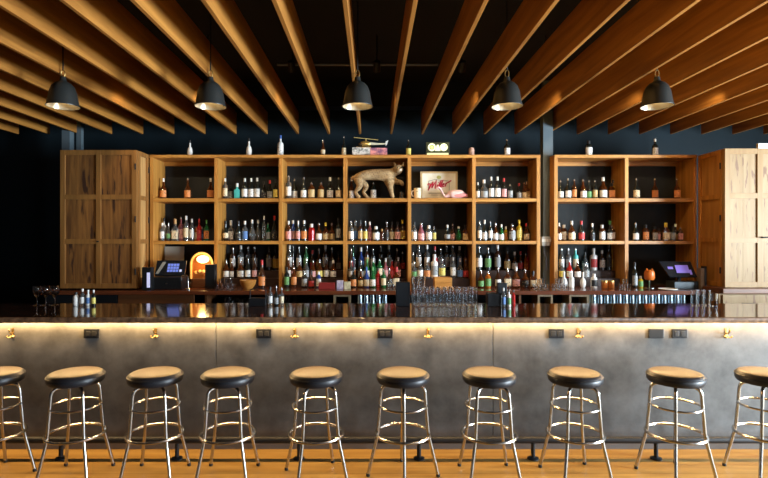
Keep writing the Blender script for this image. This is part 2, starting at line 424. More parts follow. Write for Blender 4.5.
column(68, 6.6, .10, 'dark steel column behind the left cabinet door')
column(80, 6.66, .06, 'thin dark pipe column behind the left cabinet door')

# cabinet doors ---------------------------------------------------------------
def panel_door(name, label, W, Hh, loc, rz, fm, pm, cols, rows=3, T=.045, handle=None, stile=.06):
    o = thing(name, label, 'cabinet door', loc, rz)
    fr = MB()
    cw = (W - stile*(cols+1))/cols; rh = (Hh - stile*(rows+1))/rows
    for i in range(cols+1): fr.box(i*(cw+stile), i*(cw+stile)+stile, 0, T, 0, Hh, .003)
    for j in range(rows+1):
        for i in range(cols): fr.box(stile+i*(cw+stile), stile+i*(cw+stile)+cw, .001, T-.001, j*(rh+stile), j*(rh+stile)+stile)
    fr.build('frame', fm, o)
    for i in range(cols):
        for j in range(rows):
            x0 = stile+i*(cw+stile); z0 = stile+j*(rh+stile)
            pp = MB(); npl = max(2, round(cw/.13))
            for k in range(npl):
                pp.box(x0+cw*k/npl+.001, x0+cw*(k+1)/npl-.001, .016, T-.016, z0, z0+rh)
            p = pp.build('panel', pm, o)
    for z in (.12*Hh, .5*Hh, .88*Hh):
        MB().tube([(W-.012,-.006,z-.035),(W-.012,-.006,z+.035)], .008, 8).build('hinge', M_black, o)
    if handle:
        MB().tube([(handle[0],-.002,handle[1]),(handle[0],-.028,handle[1]),(handle[0]+handle[2],-.03,handle[1])], .008, 8).build('handle', M_black, o)
    return o
DL = 5.86; zt, zb = PZ(150, DL), CT+.018
xl0, xl1 = PX(60, DL), PX(136.5, DL)
panel_door('cabinet_door', 'wide brown six-panel cabinet door left of the bottle shelves', xl1-xl0, zt-zb, (xl0, DL, zb), 0, M_frameL, M_panelL, 2, handle=((xl1-xl0)*.5, (zt-zb)*.34, .02), stile=.055)
# side leaf
d0 = Vector((xl1+.004, DL+.05, zb)); d1 = Vector((PX(151.5, SF)-.0275, SF-.012, zb)); v = d1-d0
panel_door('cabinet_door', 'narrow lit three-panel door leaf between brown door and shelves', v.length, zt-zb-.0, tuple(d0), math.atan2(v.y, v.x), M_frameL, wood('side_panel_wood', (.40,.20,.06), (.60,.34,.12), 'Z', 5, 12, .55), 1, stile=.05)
DR = 5.69; zt, zb = PZ(148.5, DR), CT+.045
xr0 = PX(725, DR); wr = .78
panel_door('cabinet_door', 'pale pecky wood six-panel cabinet door at the right edge', wr, zt-zb, (xr0, DR, zb), 0, M_frameR, M_panelR, 2, handle=(.40, (zt-zb)*.36, .06), stile=.06)
d1 = Vector((xr0-.006, DR+.05, CT+.046)); d0 = Vector((PX(695, SF)+.028, SF-.012, CT+.046)); v = d1-d0
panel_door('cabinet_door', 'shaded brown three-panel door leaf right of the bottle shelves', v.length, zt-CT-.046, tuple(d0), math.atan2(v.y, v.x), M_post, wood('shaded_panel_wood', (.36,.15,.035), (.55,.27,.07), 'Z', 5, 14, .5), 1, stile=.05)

# back counter ------------------------------------------------------------------
BF = 5.76
bb0, bb1 = PX(40, BF), 3.79
back = thing('back_bar', 'dark red-brown back counter carrying the bottle shelves', 'back counter', (0, BF, 0))
MB().box(bb0, bb1, 0, SB-BF+.03, 1.035, CT, .005).build('worktop', M_backtop, back)
MB().box(bb0+.02, bb1-.02, .50, .53, .05, 1.034).build('back_board', M_black, back)
MB().box(bb0+.02, bb1-.02, .08, .499, .86, .885).build('under_shelf', M_cab, back)
MB().box(bb0+.02, bb1-.02, .06, .53, 0, .05).build('plinth', M_black, back)
MB().box(PX(118,BF+.05), PX(194,BF+.05), .05, .075, .055, 1.034, .003).build('front_panel', M_cab, back)
MB().box(bb0+.02, PX(117,BF+.05), .05, .075, .055, 1.034, .003).build('front_panel', M_black, back)
MB().box(bb0+.02, bb1-.02, .05, .079, .055, .859, .003).build('front_panel', M_cab, back)
for p0, p1 in ((333.5,350.5),(537.5,552.5),(569,588.5)):
    a, b = PX(p0,BF+.04), PX(p1,BF+.04)
    f = MB()
    f.box(a, a+.022, .03, .26, .8855, 1.0345); f.box(b-.022, b, .03, .26, .8855, 1.0345); f.box(a+.022, b-.022, .03, .26, 1.012, 1.0345)
    f.build('cubby_frame', wood('cubby_wood', (.17,.12,.06), (.28,.20,.11), 'Z', 5, 10, .6), back)
for p in (206, 270, 405, 470, 520, 700):
    MB().box(PX(p,BF+.08)-.012, PX(p,BF+.08)+.012, .08, .499, .8855, 1.0345).build('divider', M_cab, back)
# right-hand base cabinet with ledge
rc = thing('base_cabinet', 'pale wood base cabinet under the pecky door at the right', 'cabinet', (3.80, 5.62, 0))
MB().box(.0, 1.45, -.045, .55, CT-.015, CT+.042, .008).build('ledge', M_cab, rc)
MB().box(0, 1.43, .02, .5, 0, CT-.016).build('carcass', M_frameR, rc)
for i in range(2):
    dr = MB().box(.03+i*.70, .70+i*.70, 0, .019, .80, CT-.03, .004).build('drawer', M_panelR, rc)
    MB().tube([(.24+i*.7,-.002,.955),(.24+i*.7,-.022,.955),(.36+i*.7,-.022,.955),(.36+i*.7,-.002,.955)], .009, 8).build('handle', M_black, dr)
    MB().box(.03+i*.70, .70+i*.70, 0, .019, .06, .785, .004).build('door', M_panelR, rc)

# ================================================================ bottles
GL = {
 'K': ('dark', pbr('glass_dark', (.010,.013,.011), .08, spec=.7)),
 'D': ('brown', pbr('glass_brown', (.035,.012,.006), .08, spec=.7)),
 'A': ('amber', pbr('glass_amber', (.24,.062,.012), .05, trans=.75)),
 'C': ('clear', pbr('glass_clear', (.90,.95,.96), .04, trans=.93)),
 'G': ('green', pbr('glass_green', (.03,.25,.07), .06, trans=.6)),
 'B': ('blue', pbr('glass_blue', (.04,.09,.35), .08, trans=.4)),
 'R': ('red', pbr('glass_red', (.45,.015,.012), .12, trans=.2)),
 'T': ('turquoise', pbr('glass_turquoise', (.08,.50,.46), .25, trans=.1)),
 'Y': ('yellow', pbr('glass_yellow', (.75,.50,.03), .15, trans=.3)),
 'P': ('pink', pbr('glass_pink', (.50,.16,.20), .1, trans=.4)),
 'W': ('white', pbr('glass_white', (.78,.76,.72), .25)),
 'O': ('orange', pbr('glass_orange', (.60,.17,.02), .1, trans=.4)),
}
LB = {
 'w': ('white', (.80,.78,.74)), 'c': ('cream', (.76,.62,.40)), 'r': ('red', (.50,.04,.035)), 'o': ('orange', (.68,.25,.07)),
 'k': ('black', (.02,.02,.022)), 'b': ('blue', (.09,.20,.45)), 'g': ('green', (.13,.32,.10)), 'y': ('yellow', (.75,.62,.14)),
 'p': ('pink', (.72,.36,.34)), 't': ('tan', (.55,.38,.16)), 's': ('grey', (.33,.34,.34)),
}
LMAT = {}
def label_mat(k):
    # printed paper label : a border band, a darker printed block of its own shape
    if k in LMAT: return LMAT[k]
    c = LB[k][1]; dk = tuple(v*.35 for v in c) if k not in 'k' else (.35,.30,.2)
    m = bpy.data.materials.new('label_'+LB[k][0]); n, l, b = nodes_of(m)
    tc = n.new('ShaderNodeTexCoord'); oi = n.new('ShaderNodeObjectInfo')
    ad = n.new('ShaderNodeVectorMath'); ad.operation='MULTIPLY_ADD'; l.new(oi.outputs['Random'], ad.inputs[0]); ad.inputs[1].default_value=(9,0,7); l.new(tc.outputs['Generated'], ad.inputs[2])
    mp = n.new('ShaderNodeMapping'); mp.inputs['Scale'].default_value = (2.6, .01, 4.5); l.new(ad.outputs[0], mp.inputs[0])
    vz = n.new('ShaderNodeTexVoronoi'); vz.distance = 'CHEBYCHEV'; vz.inputs['Scale'].default_value = 1.; l.new(mp.outputs[0], vz.inputs['Vector'])
    gt = n.new('ShaderNodeMath'); gt.operation = 'LESS_THAN'; gt.inputs[1].default_value = .20; l.new(vz.outputs['Distance'], gt.inputs[0])
    mx = n.new('ShaderNodeMix'); mx.data_type='RGBA'; l.new(gt.outputs[0], mx.inputs['Factor']); mx.inputs[6].default_value = (*c,1); mx.inputs[7].default_value = (*dk,1)
    l.new(mx.outputs[2], b.inputs['Base Color']); b.inputs['Roughness'].default_value = .55
    LMAT[k] = m; return m
CP = {'w': pbr('cap_white', (.78,.76,.72), .4), 'k': pbr('cap_black', (.015,.015,.015), .4), 'r': pbr('cap_red', (.52,.03,.03), .4), 't': pbr('cap_gold', (.62,.40,.13), .3, .7),
      's': pbr('pour_spout', (.62,.62,.60), .22, .9), 'c': pbr('cap_cork', (.50,.30,.13), .8), 'y': pbr('cap_yellow', (.78,.58,.06), .4), 'g': pbr('cap_green', (.10,.30,.08), .4),
      'b': pbr('cap_blue', (.05,.12,.40), .4), 'o': pbr('cap_orange', (.65,.20,.04), .4), 'p': pbr('pour_spout', (.62,.62,.60), .22, .9)}
# unit profiles : radius 1 = half width, height 1 ; (profile, neck_r, neck_top, label lo, hi, squareness)
SH = {
 'b': ([(0,0),(.93,0),(1,.02),(1,.56),(.93,.61),(.55,.68),(.34,.72),(.33,.93)], .33, .93, .10, .48, 0, ''),          # straight shouldered
 'w': ([(0,0),(.93,0),(1,.02),(1,.46),(.90,.52),(.62,.60),(.40,.68),(.34,.74),(.33,.92)], .33, .92, .08, .40, 0, ''), # whisky
 'v': ([(0,0),(.93,0),(1,.02),(1,.62),(.94,.67),(.5,.71),(.36,.75),(.36,.94)], .36, .94, .14, .52, 0, 'tall'),        # tall spirits
 'q': ([(0,0),(.95,0),(1,.02),(1,.55),(.9,.60),(.42,.64),(.36,.68),(.36,.86)], .36, .86, .08, .46, .9, 'square'),     # square
 'f': ([(0,0),(.95,0),(1,.03),(.96,.42),(.80,.52),(.5,.60),(.30,.67),(.27,.93)], .27, .93, .08, .42, 0, 'sloping'),   # sloped cognac
 'o': ([(0,0),(.55,0),(.80,.06),(1,.22),(1,.34),(.82,.50),(.40,.60),(.32,.66),(.32,.86)], .32, .86, .14, .40, 0, 'round'),
 's': ([(0,0),(.95,0),(1,.03),(1,.62),(.85,.72),(.5,.78),(.42,.82),(.42,.9)], .42, .9, .10, .56, 0, 'squat'),
}
UM = {}
def umesh(shape, kind, mat, spout=False):
    key = (shape, kind, mat.name, spout)
    if key in UM: return UM[key]
    prof, nr, nt, lo, hi, sq, _ = SH[shape]
    seg = 16
    if kind == 'body': me = MB().lathe(prof + [(nr,nt),(0,nt)], seg=seg, sq=sq).mesh('glass_body', mat)
    elif kind == 'label':
        mb = MB()
        # radius follows the profile, slightly proud
        def rad(z):
            for (r0,z0),(r1,z1) in zip(prof, prof[1:]):
                if z0 <= z <= z1 and z1 > z0: return r0+(r1-r0)*(z-z0)/(z1-z0)
            return 1
        zs = [lo+(hi-lo)*i/6 for i in range(7)]; A = 1.25; na = 12
        grid = []
        for z in zs:
            row = []
            for i in range(na+1):
                a = -PI/2 - A + 2*A*i/na; k = 1.
                if sq: k = 1/((abs(math.cos(a))**(2+sq*8) + abs(math.sin(a))**(2+sq*8))**(1/(2+sq*8)))*.88
                r = rad(z)*k*1.025
                row.append(mb.bm.verts.new((r*math.cos(a), r*math.sin(a), z)))
            grid.append(row)
        for a, b in zip(grid, grid[1:]):
            for i in range(na): mb.bm.faces.new([a[i], a[i+1], b[i+1], b[i]])
        me = mb.mesh('label', mat)
    elif kind == 'cap':
        if spout:
            me = MB().lathe([(0,nt-.02),(nr*1.12,nt-.02),(nr*1.1,nt+.012),(nr*.5,nt+.03),(.17,nt+.05),(.15,1.0),(0,1.0)], seg=10).mesh('pour_spout', mat)
        else:
            z0 = nt-.10 if shape != 'o' else nt-.03
            me = MB().lathe([(0,z0),(nr*1.14,z0),(nr*1.14,.985),(nr*1.0,1.0),(0,1.0)], seg=12).mesh('cap', mat)
    UM[key] = me; return me
cnt_bottles = 0
def bottle(x, y, z, h, w, shape, g, lab, cap, label, group):
    global cnt_bottles
    cnt_bottles += 1
    o = thing('liquor_bottle', label, 'bottle', (x, y, z+.001), random.uniform(-.12,.12), group)
    o.scale = (w/2, w/2, h)
    part(umesh(shape,'body',GL[g][1]), 'glass_body', o)
    if lab != 'n': part(umesh(shape,'label',label_mat(lab)), 'label', o)
    sp = cap in 'sp'
    part(umesh(shape,'cap',CP[cap],sp), 'pour_spout' if sp else 'cap', o)
    return o
BAYS = ['amber lamp bay','second bay from left','bay left of bobcat','bobcat bay','beer sign bay','bay right of beer sign','bay right of column','rightmost bay']
def desc(shape, g, lab, cap):
    s = SH[shape][6]; s = s+' ' if s else ''
    d = '%s%s bottle' % (s, GL[g][0])
    if lab != 'n': d += ' with %s label' % LB[lab][0]
    return d
def bay_limits(i):
    us = LU if i < 6 else RU; j = i if i < 6 else i-6
    return PX(us[j],SF)+.030, PX(us[j+1],SF)-.030
def clampx(x, w, i):
    a, b = bay_limits(i); return min(max(x, a + w*.57), b - w*.57)
def row(spec, D, z, where, group, bi=0):
    lst = []
    for t in spec.split(';'):
        t = t.split()
        if not t: continue
        lst.append((float(t[0]), float(t[1]), float(t[2]), t[3], t[4], t[5], t[6]))
    lst.sort()
    last = None
    out = []
    # walk and keep neighbours from interpenetrating : alternate depth when they crowd
    for i, (px, hp, wp, sh, g, lb, cp) in enumerate(lst):
        d = D
        w = wp/F*D*.98; h = hp/F*D
        x = clampx(PX(px, d), w, bi)
        if out:
            # choose the depth offset with no collision
            for off in (0, .065, -.055, .12, .035, -.03, .09, .15):
                dd = D + off; ww = wp/F*dd*.98; xx = clampx(PX(px, dd), ww, bi)
                if all(math.hypot(xx-q[0], dd-q[1]) > (ww+q[2])/2*1.04 for q in out): d = dd; x = xx; break
            w = wp/F*d*.98; h = hp/F*d
        w = max(.3*w, min([w]+[2*(math.hypot(x-q[0], d-q[1])/1.09 - q[2]/2) for q in out]))
        out.append((x, d, w))
        lab = '%s, %s from left, %s' % (desc(sh,g,lb,cp), ORD[i], where)
        bottle(x, d, z, h, w, sh, g, lb, cp, lab, group)
# ---- top of the unit
UPT = 'bottles standing on top of the shelving'
TOPL = [(190,15,5,'o','W','n','k'),(249,17,5.5,'o','W','n','k'),(280.5,20,6,'b','W','w','b'),(323,15.5,4.5,'o','A','c','s'),(344,19,4.6,'f','K','c','s'),(408.5,15.5,5,'b','K','y','s'),(507,16,6,'b','K','w','s'),(588.5,14.5,7,'s','K','w','k'),(655,16.5,5.6,'b','K','w','w')]
TW = ['above the amber lamp bay','above the second bay','blue-capped, above the second upright','above the bay left of bobcat','beside the model helicopter','between helicopter and lit sign','above the bay right of beer sign','above the bay right of column','above the rightmost bay']
for (px,hp,wp,sh,g,lb,cp), wh in zip(TOPL, TW):
    D = 6.34
    bottle(PX(px,D), D, TOP, (hp+1.5)/F*D, wp/F*D, sh, g, lb, cp, desc(sh,g,lb,cp)+' on shelf top, '+wh, UPT)
U = [
 '160.3 21 7 f A o w; 187.8 21 7 f A o s; 210.6 21 7 f A o w',
 '222 21 5 v C c w; 230 14.5 5.5 s K s k; 237.2 16 6.4 q T n w; 244.8 21 6 b K w w; 251.2 21 5.4 b K w w; 257.2 21.5 6 b K w w; 263.8 18 5.4 w K k k; 269.9 19 5.6 w K s r; 275.6 20 4.6 b K y k',
 '286.6 24 6 v C w s; 294.6 21 6 w K w s; 303.7 22 6 w K w s; 311.5 17 7 s A t s; 321 17 6.5 s A t s; 330 22 6.5 w K w w; 338.6 22 6 w K c s',
 '349.8 23 5.5 w A w w; 373.4 18 6 s K w s',
 '',
 '477.8 17 4 b K w w; 484 19.5 7.6 w C s w; 491.2 22.5 5.5 b K w w; 497.4 22.5 6 b K w w; 503.9 21 5.4 b K p r; 510 15 5.4 s K s s; 519 16 5.2 w K s r; 524.2 17 4.2 w A c s; 530.6 18 6.5 q A t s',
 '560.6 19 5.6 w K w s; 568 21 6.2 w K w s; 574.3 20 4.6 b A o s; 583 20 6.6 w A w s; 589 19 5 w K g s; 594.8 19 5 b K t s; 603 22 7.6 w A w w; 611.6 16 6.4 s A o k; 617.6 20 4.6 b Y y k',
 '636.2 21 6.6 f K c s; 654.7 21 6.6 f A o s; 676.8 21 6.6 f A o s']
Mi = [
 '158.9 18 5 v C w w; 163.2 23 4.4 v W w k; 168.6 18 5 o C g s; 175.2 22 6.6 q C c c; 181 24 5.6 b P p s; 186.2 25 5.4 v C c w; 191.9 22 4.6 v C w w; 196 15 4 s O c s; 199.2 22 4.8 b R r r; 201.8 14 4 b B b w; 206.6 21 5.6 b G o g',
 '223.9 20 6 o K c k; 231 20.5 6.2 q C w w; 238.5 20 6 w K k k; 244.9 20 6 b C b w; 252.2 21 6 o C n w; 258 21 6 o C n w; 264.1 25 4 v C n w; 268 18 5.4 b G s s; 274.4 25 5.4 w K k r',
 '286.6 20 6 b A p w; 293 20.5 6 b B p w; 298.2 20 4.6 b K p w; 304.2 20.5 6 b K o w; 311.5 17 6.8 s R n w; 318.9 18 6.4 w A w s; 325.7 18 6.4 w A t y; 331.9 18 6.2 w A t s; 338.4 23 5 v K s k',
 '350 20 5.6 b C w s; 355.5 20.5 6.2 b C b s; 360.4 21 4.6 b D t k; 365.3 20 4.6 b K y s; 369.8 19 4.8 b P p w; 376 14.5 7 s K w w; 382 12 4 s A n c; 386.7 19 5 b D k s; 391.9 19 6 b D c k; 397.6 19 6 b D p k; 403.4 21 6 b D y y',
 '414.3 19 5.4 b C w k; 421.2 18 6.6 w P p s; 428.8 15.5 6.6 s C w w; 434 14.5 4.6 s K y s; 447.3 16 6 o K s w; 452.6 17 5.6 w D p s; 458.8 14.5 6 o G n w; 466.2 16 6.6 q A t k',
 '479.6 20 4.2 v C w s; 484.6 21 5 w K w w; 490.4 20 4.2 v K w s; 495.5 18 5.6 w A w s; 501.4 16.5 5 w G w w; 505.9 14.5 4 s Y o w; 512 17 7 s D s s; 519.2 21 5.8 v Y y y; 526.2 17.5 5.4 w A c r; 530.9 18 4.2 w K s k',
 '559.2 18 4.4 w A w w; 564 16 6 s A w w; 571.7 20 7 w A c w; 581.3 20 6.6 w K r r; 592.2 17.5 5.4 w K k w; 602 16 6 s A w w; 610 20 6.2 w K w g; 617.8 15.5 5.8 s A w s',
 '635.4 18.5 6.4 w K w s; 645.5 16 6.4 s A o k; 654.6 14.5 5.6 s A s k; 659 12.5 3 s A p k; 665.8 18 7.4 q A c y; 673 14.5 5 s K s k; 680.4 13.5 4.8 s A p s; 686.2 17 5.8 w A t w']
for i, s in enumerate(U): row(s, 6.50 if i == 3 else 6.36, Z1t, 'upper shelf, '+BAYS[i], 'bottles on the upper shelves', i)
for i, s in enumerate(Mi): row(s, 6.36, Z2t, 'middle shelf, '+BAYS[i], 'bottles on the middle shelves', i)
LOWB = ['','below second bay','left of bobcat bay bottles','below the bobcat','below the beer sign','right of beer sign','right of column','rightmost bay']
LOWB = ['','second bay','bay left of bobcat','bobcat bay','beer sign bay','bay right of beer sign','bay right of column','rightmost bay']
BACKR = ['',
 '233 23 6 v D w s; 241 25 6 v C w w; 248.5 24 6 v C k s; 254.8 24 6 v D s s; 269 24 5.6 v K s k; 275.6 24 5.6 b K y k',
 '287 25 5 v C w w; 293 25 5.4 v K s s; 299 24 5.4 v K w s; 306 24 5 v G g s; 312.6 20 6 w D r r; 319 22 6 w A t s; 325.4 25 6 v D w w; 332 23 6 w D s s; 338.4 19 5 w D s k',
 '348.6 22 4.8 w D r s; 353.4 26 5.2 v G b s; 361 23 6 w B b w; 366.8 25 5 v D t s; 373 22 5.4 v K w s; 381 25 6 v K k s; 389 25 5.4 v K s w; 397 22 6 w D p s; 403 18.5 5 w D r s',
 '413.2 18 5 w C w s; 418.8 26 5.8 v C w s; 427 27 6 v C w w; 434.8 24 5.4 v D r r; 441 22 5.8 v C s s; 446.6 27 5.2 v K s s; 452.8 26 6.2 v C s s; 459.6 24 5.2 v C b w; 466.4 24 5.4 v A o k',
 '479 24 6.4 v K w s; 488 23 6.4 v K g s; 497.5 26 6.4 v D s w; 507.3 23 7 w D t k; 514.6 18.5 6 w D w w; 520.6 19 5.2 w D r r; 525.8 17 4.6 w O o s; 531 20 6 v R r r',
 '561.5 22 5.4 v C w s; 568.4 22 5.4 v C s s; 575.4 22 5.8 v T c s; 585 18 6.2 w C s k; 593.6 22 7.2 v W r w; 602 20 6 v D w w; 608.6 26 6 v K k k; 617.2 22 5.4 v Y y y',
 '']
MIDR = ['',
 '224.4 18 6.8 w A w s; 232 17.5 6.6 w A w s; 240.6 19 7 w A w s; 248 20 6 w K w s; 254.6 20 5.4 w D p s',
 '287.4 20 5.4 w A w s; 293.2 18 6 w A p s; 299.6 18 6.4 w A t s; 306.4 20 6 w C s s; 313 18 6 w A p s; 319.6 19 6.4 w A y s; 326.6 20 6 w D w s; 333.2 18 6.2 w A w w',
 '349 18 5.4 w C w s; 354.8 20 5.8 w D o s; 361 18 6 w K s s; 367 19 6 w G w g; 373.3 20 6.2 w G n w; 379.6 19 6 v G c s; 385.6 20 5.6 w P p w; 392 19 6 w R r s; 398.2 21 5.4 w D p w',
 '414 17 5.6 w C g s; 420.2 15 6 s C w s; 427 19.5 7 w C o w; 434.4 24 7.2 v W s w; 442 20 7 v C y s; 453 21 6 v C w w; 460 20 6 w C b w; 467.6 19 5.6 w A r s',
 '', '561.6 18 6 w C y s; 569.5 18 6.4 w R w s; 577.4 17 6.6 w A w s; 586 14 6.4 s C s s', '']
FRONTR = ['',
 '262 24 7 w D o r',
 '286.8 18 5.4 v K g k; 294 18 6 v A o s; 304.4 14 6 s K s s; 311.4 15 6 w D r k; 318.6 14 5 s B w w',
 '353.4 18 6 w K o k; 360.6 16.5 5.6 w A t s; 366.4 18 6 w B c b; 372.6 18 6 w G w g; 378 17 5 v R r k; 383.6 16 5.4 v G c s; 389.4 17 5.8 w D k s; 396.4 18 6.6 q A c r',
 '',
 '479.6 15 6 w A g s; 488 14 6 s O g s; 498 18 6 w D w s; 507.4 17 7.6 q A c s; 516 18 7.6 w A p w; 525 16 7.4 w A k s; 533 14.5 7 q A c k',
 '563 14 6.6 o W n w; 571.6 13 5 v W w w; 583 13.5 5.8 o W n w; 594 12 6.6 s W k w',
 '634 22 5.4 b K s k; 640.5 10 5 s Y g w']
STEP1, STEP2 = CT+.095, CT+.185
for i in range(8):
    if BACKR[i] or MIDR[i]:
        us = LU if i < 6 else RU; j = i if i < 6 else i-6
        a, b = PX(us[j],SF)+.03, PX(us[j+1],SF)-.03
        o = thing('display_riser', 'dark stepped riser under the lower bottles, ' + LOWB[i], 'riser', ((a+b)/2, 6.2, CT+.0006), group='stepped bottle risers')
        h = (b-a)/2
        MB().box(-h, h, .225, .35, 0, STEP2-CT, .003).build('upper_step', M_riser, o)
        if MIDR[i]: MB().box(-h, h, .105, .224, 0, STEP1-CT, .003).build('lower_step', M_riser, o)
G3 = 'bottles on the back counter'
def row_fixed(spec, D, z, where, group, offs):
    lst = sorted((float(t.split()[0]), t.split()) for t in spec.split(';') if t.strip()); out = []
    for i, (px, t) in enumerate(lst):
        hp, wp, sh, g, lb, cp = float(t[1]), float(t[2]), t[3], t[4], t[5], t[6]
        d = D; w = wp/F*d*.97
        for off in offs:
            dd = D+off; xx = clampx(PX(px, dd), w, BI)
            if all(math.hypot(xx-q[0], dd-q[1]) > (w+q[2])/2*1.03 for q in out): d = dd; break
        else:
            xx = clampx(PX(px, D), w, BI)
            w = max(.3*w, min([w]+[2*(math.hypot(xx-q[0], D-q[1])/1.09 - q[2]/2) for q in out]))
        xx = clampx(PX(px,d), w, BI); out.append((xx, d, w))
        bottle(xx, d, z, min(hp/F*d*(1.15 if where == 'front row' else 1), Z2b-.012-z), w, sh, g, lb, cp, '%s, %s from left, %s, %s' % (desc(sh,g,lb,cp), ORD[i], where, LOWB_[0]), group)
for i in range(8):
    LOWB_ = [LOWB[i]]; BI = i
    if BACKR[i]: row_fixed(BACKR[i], 6.485, STEP2, 'back row', G3, (0,.012,-.012,.02,-.02))
    if MIDR[i]: row_fixed(MIDR[i], 6.365, STEP1, 'middle row', G3, (0,.012,-.012,.018,-.018))
    if FRONTR[i]: FH = 1.15; row_fixed(FRONTR[i], 6.14, CT, 'front row', G3, (0,.03,-.03,.06,-.06))

# ================================================================ objects on the shelves
exec_order = []
def skin_body(name, V, E, root, mat, parent, extra=None, sub=2):
    me = bpy.data.meshes.new('b'); me.from_pydata([v[:3] for v in V], E, []); o = bpy.data.objects.new('b', me); C.objects.link(o)
    mo = o.modifiers.new('s','SKIN'); mo.use_smooth_shade = True; mo.branch_smoothing = .6
    for i, v in enumerate(V):
        d = me.skin_vertices[0].data[i]; r = v[3]; d.radius = (r, r) if not isinstance(r, tuple) else r; d.use_root = (i == root)
    s = o.modifiers.new('u','SUBSURF'); s.levels = sub; s.render_levels = sub
    dg = bpy.context.evaluated_depsgraph_get(); m2 = bpy.data.meshes.new_from_object(o.evaluated_get(dg)); bpy.data.objects.remove(o)
    if extra:
        bm = bmesh.new(); bm.from_mesh(m2); extra(bm); bm.to_mesh(m2); bm.free()
    m2.materials.clear(); m2.materials.append(mat); m2.shade_smooth()
    q = bpy.data.objects.new(name, m2); C.objects.link(q)
    if parent: q.parent = parent
    return q
def fur():
    m = bpy.data.materials.new('bobcat_fur'); n, l, b = nodes_of(m)
    tc = n.new('ShaderNodeTexCoord'); vz = n.new('ShaderNodeTexVoronoi'); vz.inputs['Scale'].default_value = 62; l.new(tc.outputs['Object'], vz.inputs['Vector'])
    r1 = n.new('ShaderNodeValToRGB'); r1.color_ramp.elements[0].position = .22; r1.color_ramp.elements[0].color = (.10,.05,.025,1); r1.color_ramp.elements[1].position = .42; r1.color_ramp.elements[1].color = (1,1,1,1)
    l.new(vz.outputs['Distance'], r1.inputs['Fac'])
    nz = n.new('ShaderNodeTexNoise'); nz.inputs['Scale'].default_value = 14; nz.inputs['Detail'].default_value = 6; l.new(tc.outputs['Object'], nz.inputs['Vector'])
    r2 = n.new('ShaderNodeValToRGB'); r2.color_ramp.elements[0].position = .3; r2.color_ramp.elements[0].color = (.28,.165,.07,1); r2.color_ramp.elements[1].position = .7; r2.color_ramp.elements[1].color = (.50,.35,.18,1)
    l.new(nz.outputs['Fac'], r2.inputs['Fac'])
    mx = n.new('ShaderNodeMix'); mx.data_type='RGBA'; mx.blend_type='MULTIPLY'; mx.inputs['Factor'].default_value = .75
    l.new(r2.outputs[0], mx.inputs[6]); l.new(r1.outputs[0], mx.inputs[7]); l.new(mx.outputs[2], b.inputs['Base Color']); b.inputs['Roughness'].default_value = .85
    return m
cat = thing('stuffed_bobcat', 'stuffed spotted bobcat standing on the upper shelf with raised paw', 'stuffed animal', (PX(377.5,6.33), 6.33, Z1t+.001))
V = [(-.225,0,.300,.092),(-.12,0,.308,.088),(.0,0,.306,.088),(.13,0,.302,.092),(.195,-.005,.325,.074),(.235,-.025,.350,.060),(.258,-.055,.366,.068),(.266,-.110,.350,.038),
     (-.250,-.05,.235,.066),(-.205,-.062,.155,.042),(-.272,-.066,.085,.022),(-.238,-.068,.022,.026),(-.205,-.070,.017,.021),
     (-.205,.05,.225,.060),(-.130,.06,.160,.038),(-.180,.064,.090,.022),(-.125,.066,.022,.026),(-.095,.068,.017,.021),
     (.155,-.05,.235,.056),(.150,-.058,.150,.039),(.170,-.06,.070,.028),(.180,-.062,.022,.028),(.205,-.064,.017,.022),
     (.200,.03,.240,.050),(.240,.02,.205,.038),(.285,-.02,.212,.028),(.303,-.05,.185,.027),(.306,-.062,.160,.021),
     (-.295,0,.28,.028),(-.315,0,.235,.020)]
E = [(0,1),(1,2),(2,3),(3,4),(4,5),(5,6),(6,7),(0,8),(8,9),(9,10),(10,11),(11,12),(0,13),(13,14),(14,15),(15,16),(16,17),(3,18),(18,19),(19,20),(20,21),(21,22),(3,23),(23,24),(24,25),(25,26),(26,27),(0,28),(28,29)]
def ears(bm):
    for s in (-1,1):
        b0 = Vector((.260+s*.036, -.058, .396)); tip = Vector((.260+s*.064, -.062, .458))
        vs = [bm.verts.new(b0 + Vector((-.022,0,-.006))), bm.verts.new(b0 + Vector((.0,-.018,0))), bm.verts.new(b0 + Vector((.022,0,-.006))), bm.verts.new(b0 + Vector((0,.016,0)))]
        t = bm.verts.new(tip)
        for i in range(4): bm.faces.new([vs[i], vs[(i+1)%4], t])
body = skin_body('body', V, E, 0, fur(), cat, ears)
M_eye = pbr('eye_amber', (.05,.035,.01), .1); M_nose = pbr('nose_dark', (.06,.02,.02), .4); M_muz = pbr('muzzle_pale', (.70,.60,.48), .8)
for s in (-1,1): MB().ball((.264+s*.022, -.104, .376), .009).build('eye', M_eye, cat)
MB().ball((.268,-.146,.354), (.010,.007,.007)).build('nose', M_nose, cat)
MB().ball((.268,-.124,.342), (.024,.022,.016)).build('muzzle', M_muz, cat)
minz = min(v.co.z for v in body.data.vertices)
for ch in cat.children: ch.location.z -= minz
tag(MB().lathe([(0,0),(.026,0),(.028,.01),(.028,.06),(.024,.066),(.024,.085),(0,.085)], seg=16).build('spice_jar', GL['C'][1], None, (PX(401.5,6.36), 6.36, Z1t+.001)), 'small clear jar on the shelf under the bobcat raised paw', 'jar')

